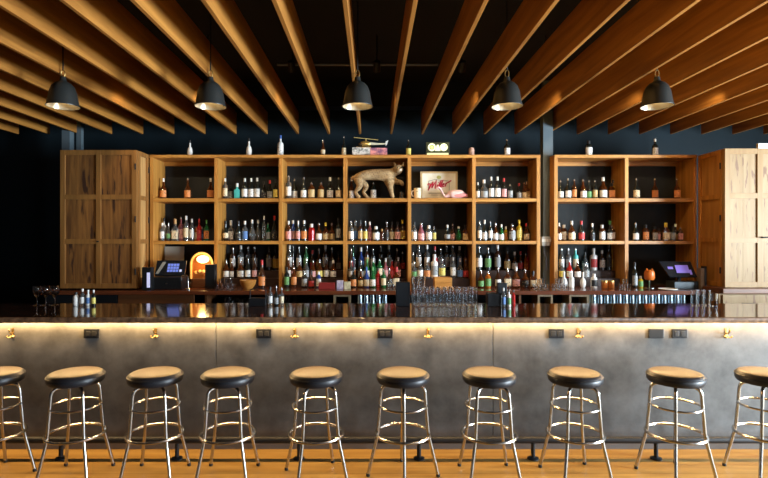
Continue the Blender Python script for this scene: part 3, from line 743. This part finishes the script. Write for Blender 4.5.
# beer sign
D = 6.44
M_signf = pbr('sign_frame', (.55,.40,.20), .4, .3)
M_signp = mottled('sign_face', (.78,.73,.56), (.92,.89,.78), 5, (.15,.3))
x0, x1 = PX(420.5,D), PX(457.5,D); z0 = Z1t+.001; z1 = PZ(171.5,D)
sg = thing('beer_sign', 'framed pale beer sign with red script leaning on upper shelf', 'sign', ((x0+x1)/2, D, z0))
w, h = (x1-x0)/2, z1-z0
f = MB(); f.box(-w,-w+.022,0,.03,0,h); f.box(w-.022,w,0,.03,0,h); f.box(-w+.022,w-.022,0,.03,0,.022); f.box(-w+.022,w-.022,0,.03,h-.022,h); f.build('frame', M_signf, sg)
fc = MB().box(-w+.022,w-.022,.012,.026,.022,h-.022).build('face', M_signp, sg)
M_red = pbr('script_red', (.50,.02,.05), .4)
STK = [[(-.10,.62),(-.05,.80),(.02,.70),(.03,.40),(.0,.0)],[(.0,.0),(.07,.50),(.14,.92),(.155,.55),(.16,.18)],[(.16,.18),(.22,.60),(.31,.98),(.31,.50),(.33,.06),(.38,.06)],
       [(.41,.46),(.42,.12),(.46,.05)],[(.425,.64),(.435,.68)],[(.48,.06),(.50,.50),(.54,.88),(.52,.40),(.54,.06)],[(.57,.06),(.59,.50),(.63,.88),(.61,.40),(.63,.06)],
       [(.66,.26),(.74,.32),(.745,.44),(.70,.47),(.665,.30),(.69,.10),(.77,.10)],[(.80,.46),(.83,.44),(.82,.06)],[(.825,.30),(.87,.46),(.95,.48),(1.06,.62)]]
lt = MB()
for k in STK: lt.tube([((x-.48)*.255 + (y-.4)*.03, .008, h*.53 + (y-.4)*.115 + (x-.48)*.05) for x, y in k], .0075, 6)
lt.build('lettering', M_red, fc)
fl = MB(); fl.tube([(-.13,.009,h*.33),(-.13,.009,h*.66),(-.05,.009,h*.72),(.13,.009,h*.66),(.13,.009,h*.33)], .004, 6); fl.box(-.13,.13,.007,.0118,h*.22,h*.25); fl.box(-.10,.10,.007,.0118,h*.16,h*.18)
fl.build('ornament', pbr('ornament_grey', (.30,.28,.22), .5), fc)
MB().ball((0,.012,h*.80), (.03,.006,.022)).build('crest', pbr('crest_gold', (.45,.42,.12), .4), fc)
# flamingo ornament
D = 6.30
M_fl = pbr('flamingo_pink', (.88,.60,.56), .45); M_fl2 = pbr('wing_pink', (.80,.28,.26), .5)
fx = PX(456,D)
fg = thing('flamingo_ornament', 'pale pink bird ornament lying before the framed beer sign', 'ornament', (fx, D, Z1t+.001))
Vf = [(.145,0,.018,.014),(.07,0,.045,.050),(-.01,0,.058,.062),(-.085,0,.040,.038),(-.135,-.01,.016,.016),(-.16,-.01,.05,.011),(-.185,-.01,.10,.012),(-.215,-.01,.135,.020),(-.245,-.012,.105,.010)]
skin_body('body', Vf, [(i,i+1) for i in range(8)], 2, M_fl, fg)
wg = MB().ball((.04,-.044,.034), (.095,.014,.024)).build('wing', M_fl2, fg)
mz = min(v.co.z for v in fg.children[0].data.vertices)
for ch in fg.children: ch.location.z -= mz
# mug
mg = thing('mug', 'small cream printed mug left of the beer sign', 'mug', (PX(417.5,6.30), 6.30, Z1t+.001))
MB().lathe([(0,0),(.038,0),(.043,.01),(.045,.13),(.041,.13),(.039,.012),(0,.012)], seg=20).build('cup', label_mat('c'), mg)
MB().tube([(-.043,0,.10),(-.065,0,.095),(-.072,0,.065),(-.062,0,.035),(-.043,0,.03)], .007, 8).build('handle', M_white, mg)

# top: boxes, helicopter, lit sign, tumbler
D = 6.36
M_bxA = mottled('box_print_grey', (.18,.18,.17), (.72,.70,.66), 22, (.4,.6), lo=.42, hi=.56)
M_bxB = mottled('box_print_pink', (.20,.07,.15), (.75,.28,.27), 12, (.4,.6), lo=.44, hi=.56)
xA0, xA1, xB1 = PX(352.5,D), PX(370,D), PX(387,D)
tag(MB().box(xA0,xA1,D-.09,D+.09,TOP+.001,TOP+.106,.004).build('printed_box', M_bxA), 'grey printed box on shelf top, left box under model helicopter', 'box')
tag(MB().box(xA1+.003,xB1,D-.09,D+.09,TOP+.001,TOP+.10,.004).build('printed_box', M_bxB), 'pink and purple box on shelf top, right box under model helicopter', 'box')
hz = TOP+.1075; hx = PX(366,D)
hc = thing('model_helicopter', 'small gold model helicopter on top of two boxes', 'model helicopter', (hx, D, hz))
MB().ball((-.01,0,.055), (.075,.035,.036)).build('fuselage', M_gold, hc)
MB().ball((-.055,0,.05), (.042,.030,.026)).build('canopy', pbr('canopy_glass', (.10,.06,.03), .08), hc)
MB().tube([(.05,0,.06),(.15,0,.055),(.245,0,.058)], [.02,.012,.008], 10).build('tail_boom', pbr('tail_pale', (.62,.58,.42), .4), hc)
MB().prism([(.225,.055),(.262,.098),(.275,.098),(.258,.045)], -.004, .004).build('tail_fin', M_white, hc)
MB().box(.243,.25,-.006,-.003,.03,.09).build('tail_rotor', M_white, hc)
rt = MB().tube([(0,0,.088),(0,0,.118)], .006, 8).build('rotor_mast', M_gold, hc)
rb = MB().box(-.17,.17,-.008,.008,.118,.121).xform(Matrix.Rotation(.5,4,'Z')).build('rotor_blade', M_gold, hc)
for s in (-1,1):
    MB().tube([(-.115,s*.04,.014),(-.09,s*.04,.0065),(.06,s*.04,.0065)], .006, 6).build('skid', M_gold, hc)
    MB().tube([(-.04,s*.04,.0065),(-.04,s*.02,.04)], .004, 6).build('strut', M_gold, hc); MB().tube([(.03,s*.04,.0065),(.03,s*.02,.04)], .004, 6).build('strut', M_gold, hc)
# lit sign
D = 6.33
s0, s1 = PX(427,D), PX(448.5,D); w = (s1-s0)/2
ls = thing('lit_sign', 'small lit sign with yellow-green circles on top of shelving', 'sign', ((s0+s1)/2, D, TOP+.001))
MB().box(-w-.012,w+.012,0,.035,0,.18,.004).build('case', pbr('sign_case', (.03,.035,.01), .4), ls)
M_lw = pbr('glow_cream', (.9,.9,.6), .5, emit=(.92,.95,.38), estr=.55); M_ly = pbr('glow_lime', (.8,.9,.3), .5, emit=(.70,.85,.12), estr=.6); M_ly2 = pbr('glow_lime_deep', (.4,.5,.05), .5, emit=(.45,.55,.05), estr=.5)
MB().box(-w,w,-.004,-.0005,.018,.045,.002).build('light_bar', M_lw, ls)
def disc(cx, cz, r0, r1, y0, y1): return MB().lathe([(r0,y0),(r1,y0),(r1,y1),(r0,y1),(r0,y0)] if r0 else [(0,y0),(r1,y0),(r1,y1),(0,y1)], seg=24).xform(Matrix.Translation((cx,0,cz)) @ Matrix.Rotation(PI/2,4,'X'))
disc(-w*.55,.115,.028,.048,.0005,.006).build('ring_glyph', M_lw, ls)
disc(-w*.55,.115,0,.020,.0005,.006).build('dot_glyph', M_ly, ls)
MB().prism([(-.034,.07),(.034,.07),(.012,.145),(-.012,.145)], -.006, -.0005).build('middle_glyph', M_lw, ls)
disc(w*.56,.115,0,.047,.0005,.006).build('disc_glyph', M_lw, ls)
MB().prism([(w*.56+.012,.118),(w*.56+.030,.140),(w*.56+.034,.126)], -.010, -.0062).build('notch_glyph', M_ly2, ls)
tag(MB().lathe([(0,0),(.030,0),(.034,.02),(.034,.085),(.026,.108),(.010,.115),(0,.115)], seg=18).build('tin', mottled('tin_print', (.45,.25,.18), (.70,.48,.38), 30, (.35,.5)), None, (PX(471.5,6.34), 6.34, TOP+.001)), 'small pinkish tin with domed lid on top of shelving', 'tin')
tag(MB().box(PX(757,5.72),PX(768,5.72),5.70,5.735,PZ(148.5,5.69)+.0005,PZ(148.5,5.69)+.06,.003).build('small_card', M_white), 'small white card on top of the pale pecky door', 'card')

# ---- back counter, amber lamp bay
M_scr = pbr('screen_dark', (.012,.014,.018), .12)
M_px = pbr('screen_blue', (.1,.15,.5), .4, emit=(.22,.30,.85), estr=.55); M_px2 = pbr('screen_pale', (.6,.6,.8), .4, emit=(.6,.62,.95), estr=.55); M_px3 = pbr('screen_violet', (.2,.15,.5), .4, emit=(.20,.14,.55), estr=.45)
D = 6.0
rg = thing('cash_register', 'black cash register with blue touchscreen in amber lamp bay', 'cash register', (PX(170,D), D, CT+.001))
MB().box(-.185,.165,-.10,.14,0,.14,.008).build('drawer_base', M_plastic, rg)
MB().box(-.012,.012,-.106,-.101,.06,.075).build('drawer_lock', M_chrome, rg)
scr = MB().box(-.175,.175,-.012,.012,0,.19,.008).xform(Matrix.Translation((0,-.01,.15)) @ Matrix.Rotation(-.42,4,'X')).build('touchscreen', M_scr, rg)
tp = MB()
for i in range(4):
    for j in range(3): tp.box(-.035+i*.034, -.006+i*.034, -.0145,-.0125, .045+j*.036, .075+j*.036)
tp.xform(Matrix.Translation((0,-.01,.15)) @ Matrix.Rotation(-.42,4,'X')).build('screen_tiles', M_px, scr)
MB().box(.108,.135,-.0145,-.0125,.045,.075).xform(Matrix.Translation((0,-.01,.15)) @ Matrix.Rotation(-.42,4,'X')).build('screen_key', M_px2, scr)
MB().prism([(-.165,.02),(-.10,.17),(-.06,.17),(-.13,.02)], -.0145,-.0125).xform(Matrix.Translation((0,-.01,.15)) @ Matrix.Rotation(-.42,4,'X')).build('screen_band', pbr('screen_grey', (.32,.32,.30), .3), scr)
bk = tag(MB().box(PX(164.5,6.50),PX(184,6.50),6.50,6.515,CT+.001,PZ(246.5,6.5),.002).build('notice_board', M_paper), 'plain grey board standing behind the cash register', 'board')
cr = thing('card_terminal', 'dark card terminal with pale blue strip left of cash register', 'card terminal', (PX(148,5.86), 5.86, CT+.001))
MB().box(-.055,.055,-.04,.04,0,.26,.01).build('case', M_plastic, cr)
MB().box(.005,.04,-.044,-.0405,.03,.20,.003).build('light_strip', M_px2, cr)
# amber arched lamp
D = 6.22
al = thing('amber_lamp', 'glowing amber arched glass lamp beside the cash register', 'lamp', (PX(202,D), D, CT+.001))
M_am = pbr('amber_glow', (.9,.5,.12), .3, emit=(1.,.50,.10), estr=.75); M_amh = pbr('amber_hot', (1,.85,.5), .3, emit=(1.,.80,.36), estr=3.4); M_amd = pbr('amber_deep', (.5,.15,.03), .3, emit=(.8,.24,.03), estr=.10)
MB().box(-.12,.12,-.05,.05,0,.10,.006).build('base', M_cab, al)
arch = [(.125*math.cos(PI*i/20), .27+.14*math.sin(PI*i/20)) for i in range(21)]
MB().prism([(-.12,.102)]+[(x*.96,z) for x,z in reversed(arch)]+[(.12,.102)], .0, .03).build('back_plate', M_amd, al)
MB().tube([(-.127,-.01,.10)]+[(x*1.02,-.01,z) for x,z in reversed(arch)]+[(.127,-.01,.10)], .013, 10).build('rim', M_am, al)
MB().ball((.02,-.03,.335), (.075,.035,.048)).build('bulb', M_amh, al)
rnd = random.Random(5)
for k in range(7):
    MB().ball((-.08+k*.022, -.03, .135+rnd.uniform(0,.06)), (.022,.022,.020), 10, 8).build('glass_pebble', M_am if k % 2 else M_amd, al)
tag(MB().box(PX(205.5,6.0),PX(215,6.0),5.98,6.08,CT+.001,PZ(264.5,6.0),.005).build('speaker_box', M_plastic), 'slim black box standing right of the amber lamp', 'box')
fau = thing('faucet', 'small chrome faucet standing beside the cash register', 'faucet', (PX(188,5.88), 5.88, CT+.001))
MB().lathe([(0,0),(.03,0),(.03,.01),(.013,.02),(.012,.10),(0,.10)], seg=14).build('body', M_chrome, fau)
MB().tube(bez([(0,0,.09),(0,0,.16),(-.06,-.04,.16),(-.06,-.04,.11)]), .010, 8).build('spout', M_chrome, fau)
MB().tube([(.01,0,.07),(.05,-.01,.09)], .007, 8).build('lever', M_chrome, fau)

# ---- glasses
def tumbler(r, h, t=.003): return MB().lathe([(0,0),(r*.82,0),(r,h),(r-t,h),(r*.82-t,.008),(0,.008)], seg=16)
M_gl = pbr('glassware', (.97,.99,1.), .0, trans=1.)
M_cup = pbr('bluish_steel', (.55,.68,.76), .22, .9)
cup = tumbler(.030,.14).mesh('glass', M_cup)
tum = tumbler(.036,.095).mesh('glass', M_gl); hib = tumbler(.030,.14).mesh('glass', M_gl); pint = tumbler(.031,.165,.002).mesh('glass', M_gl); shot = tumbler(.026,.06).mesh('glass', M_gl)
def glass(mesh, name, x, y, z, label, group, cat='glass', flip=False, hh=0):
    o = bpy.data.objects.new(name, mesh); C.objects.link(o); o.location = (x,y,z+(hh if flip else 0))
    if flip: o.rotation_euler.x = PI
    tag(o, label, cat, group, shared=True); return o
# under-shelf rows
zu = .8856
for px0, px1, step, D0, lab, ms in ((593.5,684,6.4,5.875,'upturned bluish tumbler in the row under the right back counter',cup),(360,388,6.2,5.875,'upturned bluish tumbler in the row under the bobcat bay counter',cup),(282,300,6.4,5.92,'clear tumbler under the counter left of the bobcat bay',hib),(309.5,328,7,5.95,'low clear tumbler under the back counter left of the cubby',tum),(227.5,256,7.2,5.95,'low clear tumbler under the second bay counter',tum)):
    px = px0
    hgt = .14 if ms in (hib, cup) else .095
    while px <= px1:
        for k in range(2):
            D = D0 + k*.085; x = PX(px + (px1-px0)*0, D0)
            glass(ms, 'glass_tumbler', x, D, zu, lab, 'glass rows under the back counter: ' + ' '.join(lab.split()[-3:]), flip=True, hh=hgt)
        px += step
# glass heaps on the back counter
for (c, n, lab, D0) in ((225.5,4,'clear shot glass heaped on the second bay counter',5.92),(541,3,'clear shot glass heaped on the counter below the steel column',5.92),(561,3,'clear shot glass heaped right of the steel column',5.90),(626,2,'clear shot glass heaped left of the tablet register',5.92),(392,2,'clear shot glass heaped under the bobcat bay',5.90)):
    for lev in range(2):
        m = n - lev
        for i in range(m):
            for k in range(2 - lev):
                glass(shot, 'shot_glass', PX(c,D0)+(i-(m-1)/2)*.0605, D0+k*.0605+lev*.03, CT+.001+lev*.0601, lab, 'heaps of shot glasses: '+' '.join(lab.split()[-3:]))
# pint glass stacks on the front counter
zc = 1.0665
for i in range(10):
    for k in range(2):
        lv = 2 if (i in (0, 1) and k == 0) else 1
        for q in range(lv):
            glass(pint, 'pint_glass', PX(415.5+6.55*i, 4.545), 4.545 + k*.08, zc + q*.10, 'clear pint glass in the cluster on the bar below the beer sign', 'pint glasses on the bar')
# bay 2 / 5 bowls
tag(MB().lathe([(0,0),(.05,0),(.085,.05),(.095,.10),(.088,.10),(.078,.05),(.045,.01),(0,.01)], seg=24).build('wooden_bowl', wood('bowl_wood', (.42,.17,.03), (.60,.28,.06), 'X', 4, 6, .4), None, (PX(248,6.02), 6.02, CT+.001)), 'small orange wooden bowl in the second bay on the back counter', 'bowl')
cr8 = thing('wooden_crate', 'orange wooden crate on the counter below the beer sign', 'crate', (PX(442.5,6.02), 6.02, CT+.001))
M_crate = wood('crate_wood', (.50,.20,.03), (.68,.32,.07), 'X', 4, 9, .5)
MB().box(-.10,.10,-.08,.08,0,.012).build('bottom', M_crate, cr8)
for y in (-.08,.072):
    for z in (.013,.075): MB().box(-.10,.10,y,y+.01,z,z+.058,.002).build('slat', M_crate, cr8)
for x in (-.10,.09): MB().box(x,x+.01,-.069,.071,.013,.133,.002).build('end_board', M_crate, cr8)
for px, w, h, m, lab in ((327,.19,.075,pbr('box_darkred', (.22,.02,.018), .45),'low dark red box on the counter left of the bobcat bay'),(340,.075,.10,mottled('box_violet', (.25,.22,.42), (.6,.55,.62), 30, (.4,.5)),'small violet patterned box below the upright beside bobcat bay'),(347.3,.075,.085,mottled('box_creamgreen', (.30,.28,.14), (.72,.66,.45), 30, (.4,.5)),'small cream patterned box right of the violet box')):
    x = PX(px,5.98); tag(MB().box(x-w/2,x+w/2,5.95,6.02,CT+.001,CT+h,.004).build('small_box', m), lab, 'box')
for px, lab in ((604.5,'small orange tin on the counter right of the steel column, left one'),(611,'small orange tin beside another, nearest the next upright')):
    o = thing('tin', lab, 'tin', (PX(px,6.1), 6.1, CT+.001)); MB().lathe([(0,0),(.034,0),(.036,.006),(.036,.07),(0,.07)], seg=18).build('can', pbr('tin_orange', (.62,.20,.04), .35), o); MB().lathe([(0,.0705),(.037,.0705),(.037,.088),(0,.088)], seg=18).build('lid', M_gold, o)
# dispenser on column
dp = thing('towel_dispenser', 'small white dispenser fixed on the steel column', 'dispenser', (PX(546,6.3), 6.355, PZ(246,6.3)))
MB().box(-.055,.055,-.07,0,0,.115,.008).build('case', pbr('dispenser_grey', (.45,.46,.44), .4), dp)
MB().box(-.058,.058,-.075,-.071,.05,.085,.002).build('front_window', M_white, dp)
MB().tube(bez([(-.02,-.035,-.001),(-.02,-.035,-.08),(.01,-.035,-.14),(.01,-.035,-.30)]), .010, 8).build('hose', pbr('hose_blue', (.10,.14,.25), .4), dp)

# ---- right register
D = 6.0
tr = thing('tablet_register', 'angled violet-screen tablet register at the right of the back counter', 'cash register', (PX(681,D), D, CT+.001))
MB().box(-.11,.12,-.06,.12,0,.085,.006).build('cash_drawer', pbr('drawer_teal', (.03,.05,.065), .4), tr)
MB().box(.125,.175,-.05,.10,0,.09,.006).build('printer', M_plastic, tr)
R = Matrix.Translation((-.02,-.02,.135)) @ Matrix.Rotation(-.5,4,'X')
MB().tube([(0,.05,.086),(0,.03,.19)], .022, 10).build('stand', M_plastic, tr)
s = MB().prism([(-.125,0),(.19,0),(.17,.20),(-.20,.20)], -.010, .010).xform(R).build('touchscreen', M_scr, tr)
tp = MB(); tp.box(-.03,.12,-.0125,-.0105,.05,.15); tp.box(.12,.145,-.0125,-.0105,.03,.09); tp.box(-.12,-.06,-.0125,-.0105,.10,.13); tp.xform(R).build('screen_tiles', M_px3, s)
tag(MB().box(PX(697.5,5.98),PX(701.3,5.98),5.92,6.00,CT+.001,PZ(268,5.98),.004).build('paper_stack', pbr('kraft', (.22,.16,.11), .7)), 'upright brown carton right of the tablet register', 'carton')
tag(MB().box(PX(702.0,5.98),PX(703.5,5.98),5.92,6.00,CT+.001,PZ(266,5.98),.004).build('folder', M_plastic), 'slim black folder standing right of the brown carton', 'folder')
oc = thing('orange_figurine', 'small orange cat-eared figurine on a metal stand in rightmost bay', 'figurine', (PX(649.5,6.1), 6.1, CT+.001))
MB().lathe([(0,.005),(.06,.005),(.06,0),(0,0)][::-1], seg=16).build('stand_foot', M_chrome, oc); MB().tube([(0,0,.006),(0,0,.095)], .007, 8).build('stand_rod', M_chrome, oc)
MB().lathe([(0,.095),(.045,.095),(.058,.12),(.058,.17),(.05,.20),(.03,.212),(0,.215)], seg=18).build('figure_body', pbr('figurine_orange', (.62,.15,.02), .35), oc)
for sx in (-1,1): MB().lathe([(.016,0),(.0,.035)], (sx*.03,0,.20), 8).build('ear', pbr('figurine_orange', (.62,.15,.02), .35), oc)
tag(MB().lathe([(0,0),(.07,0),(.10,.012),(.098,.018),(.068,.007),(0,.007)], seg=28).build('plate', M_white, None, (PX(668,5.84), 5.84, CT+.001)), 'white plate in front of the tablet register', 'plate')

# ---- things on the front counter
tag(MB().box(PX(396,4.55),PX(410,4.55),4.54,4.60,zc,PZ(282,4.55),.004).build('napkin_holder', M_plastic), 'black box on the bar left of the pint glasses', 'holder')
nh = thing('menu_holder', 'black stepped caddy on the bar right of the pint glasses', 'holder', (PX(497,4.57), 4.57, zc))
MB().box(-.09,.09,-.04,.05,0,.115,.004).build('tray', M_plastic, nh); MB().box(.0,.085,-.02,.03,.1155,.205,.004).build('divider', M_plastic, nh)
def bar_bottle(px, D, h, w, sh, g, lb, cp, lab, grp=None): bottle(PX(px,D), D, zc, h, w, sh, g, lb, cp, lab, grp)
bar_bottle(503.5,4.50,.165,.036,'v','C','b','w','small clear bottle on the bar just right of the black stepped caddy')
bar_bottle(508.8,4.50,.155,.038,'v','W','g','k','small white bottle between clear bottle and red bottle on the bar')
bar_bottle(513.4,4.54,.145,.034,'v','R','n','k','small red bottle right of the white one on the bar')
for (px,h,w,sh,g,lb,cp,lab) in ((76,.12,.052,'s','W','w','k','white condiment bottle on the bar, leftmost under the brown door'),(82.5,.15,.046,'v','C','w','w','clear condiment bottle second in the cluster under the brown door'),(88.2,.14,.042,'v','W','b','w','white blue-labelled bottle third in the cluster under the brown door'),(93.6,.14,.040,'v','K','y','w','dark condiment bottle rightmost in the cluster under the brown door')):
    bar_bottle(px,4.58,h,w,sh,g,lb,cp,lab,'condiment bottles on the bar at the left')
sg_ = thing('bottle_caddy', 'black caddy on the bar between amber lamp and bobcat bays', 'caddy', (PX(258,4.58), 4.58, zc))
MB().box(-.075,.075,-.045,.045,0,.07,.004).build('tray', M_plastic, sg_)
MB().tube([(-.07,0,.07),(-.07,0,.14),(0,0,.165),(.07,0,.14),(.07,0,.07)], .006, 8).build('handle', M_plastic, sg_)
for (px,h,w,sh,g,lb,cp,lab) in ((270.2,.165,.050,'v','C','w','k','clear bottle with white label right of the black bottle caddy'),(276.3,.175,.046,'w','K','s','s','dark spouted bottle on the bar second right of the bottle caddy'),(281.6,.155,.040,'v','C','c','s','clear spouted bottle third right of the black bottle caddy')):
    bar_bottle(px,4.60,h,w,sh,g,lb,cp,lab)
for i, px in enumerate((694,700.5,707)):
    glass(hib, 'straw_glass', PX(px,4.6), 4.6, zc, 'clear tall glass on the bar before the pale pecky door', 'tall glasses on the bar at the right')
dk = thing('cocktail', 'red-orange drink in a clear glass at the right of the bar', 'drink', (PX(714,4.56), 4.56, zc))
part(tumbler(.034,.11).mesh('glass', M_gl), 'glass', dk); MB().lathe([(0,.0085),(.0245,.0085),(.027,.045),(0,.045)], seg=16).build('liquid', GL['O'][1], dk)
for i, px in enumerate((37,46,55)):
    D = 4.62
    o = thing('wine_glass', 'clear stemmed glass standing on the dark left end of bar', 'glass', (PX(px,D), D, zc), group='stemmed glasses at the left end', shared=True)
    MB().lathe([(0,0),(.032,0),(.030,.004),(.005,.008),(.004,.07),(.02,.085),(.034,.11),(.036,.14),(.030,.175),(.0285,.175),(.034,.14),(.032,.112),(.018,.09),(0,.08)], seg=18).build('glass_bowl', M_gl, o)

# ================================================================ lights
def light(name, typ, loc, energy, col, **k):
    d = bpy.data.lights.new(name, typ); d.energy = energy; d.color = col
    for a, b in k.items(): setattr(d, a, b)
    o = bpy.data.objects.new(name, d); C.objects.link(o); o.location = loc; return o
WARM = (1,.70,.36)
for px in PXS:
    light('pendant_light', 'SPOT', (PX(px,PD), PD, PRZ+.05), 18, WARM, spot_size=math.radians(150), spot_blend=.6, shadow_soft_size=.03)
# track spots in the joist bays, aimed at the shelves
gaps = [(a+b)/2 for a, b in zip(jx, jx[1:])]
spots = [g for i, g in enumerate(gaps) if -2.6 < g < 4.0][::2]
M_can = pbr('spot_can', (.015,.015,.015), .4)
can_m = MB().lathe([(0,.10),(.030,.10),(.034,.09),(.034,0),(.030,0),(.028,.08),(0,.08)], seg=16).mesh('spot_can', M_can)
for i, g in enumerate(spots):
    p = Vector((g, 4.95, 3.27)); tgt = Vector((g, 6.3, 1.75)); dr = (tgt-p).normalized()
    o = thing('track_spotlight', 'small black spotlight under the ceiling, %s from left in its row' % ORD[i], 'spotlight', p, group='spotlights between the joists')
    c = part(can_m, 'spot_can', o); c.rotation_euler = dr.to_track_quat('-Z','Y').to_euler()
    MB().tube([(0,0,.06),(0,0,ZC-3.27)], .008, 8).build('stem', M_can, o)
    L = light('track_light', 'SPOT', p + dr*.01, 34, (1,.76,.46), spot_size=math.radians(84), spot_blend=.8, shadow_soft_size=.03)
    L.rotation_euler = dr.to_track_quat('-Z','Y').to_euler()
# under-counter LED
L = light('led_light', 'AREA', (0, 4.053, 1.011), 165, (1,.63,.27), shape='RECTANGLE', size=bx1-bx0-.1, size_y=.02)
# daylight through the windows
def win_light(name, loc, rot, sx, sy, e, col):
    L = light(name, 'AREA', loc, e, col, shape='RECTANGLE', size=sx, size_y=sy); L.rotation_euler = rot
DAY = (.75,.89,1.)
for (p, q), e in zip(RW, (1700, 900)): win_light('daylight_right', (XR+.32, (p+q)/2, (WZ0+WZ1)/2), (0, PI/2, 0), WZ1-WZ0, q-p, e, DAY)
for (p, q), e in zip(FW, (2, 150)): win_light('daylight_front', ((p+q)/2, YF-.32, (WZ0+WZ1)/2), (PI/2, 0, 0), q-p, WZ1-WZ0, e, DAY)
al_l = light('amber_lamp_light', 'POINT', (PX(203,6.15), 6.12, CT+.33), 1.5, (1,.55,.16), shadow_soft_size=.04)

w = bpy.data.worlds.new('World'); sc.world = w; w.use_nodes = True
bg = w.node_tree.nodes['Background']; bg.inputs[0].default_value = (.55,.72,1,1); bg.inputs[1].default_value = .4

# ================================================================ camera
cd = bpy.data.cameras.new('Camera'); cam = bpy.data.objects.new('Camera', cd); C.objects.link(cam)
cam.location = (0, 0, H); cam.rotation_euler = (PI/2, 0, 0)
cd.sensor_width = 36; cd.lens = 36*F/768; cd.shift_x = (384-CX)/768; cd.shift_y = 0; cd.clip_start = .05
sc.camera = cam
sc.view_settings.view_transform = 'Standard'; sc.view_settings.look = 'None'; sc.view_settings.gamma = 1; sc.view_settings.use_curve_mapping = False
sc.view_settings.exposure = 0
sc.cycles.use_denoising = True
sc.cycles.max_bounces = 20; sc.cycles.diffuse_bounces = 4; sc.cycles.glossy_bounces = 4; sc.cycles.transmission_bounces = 20; sc.cycles.transparent_max_bounces = 8
sc.cycles.sample_clamp_indirect = 4
sc.cycles.caustics_reflective = False; sc.cycles.caustics_refractive = False
print('bottles', cnt_bottles)
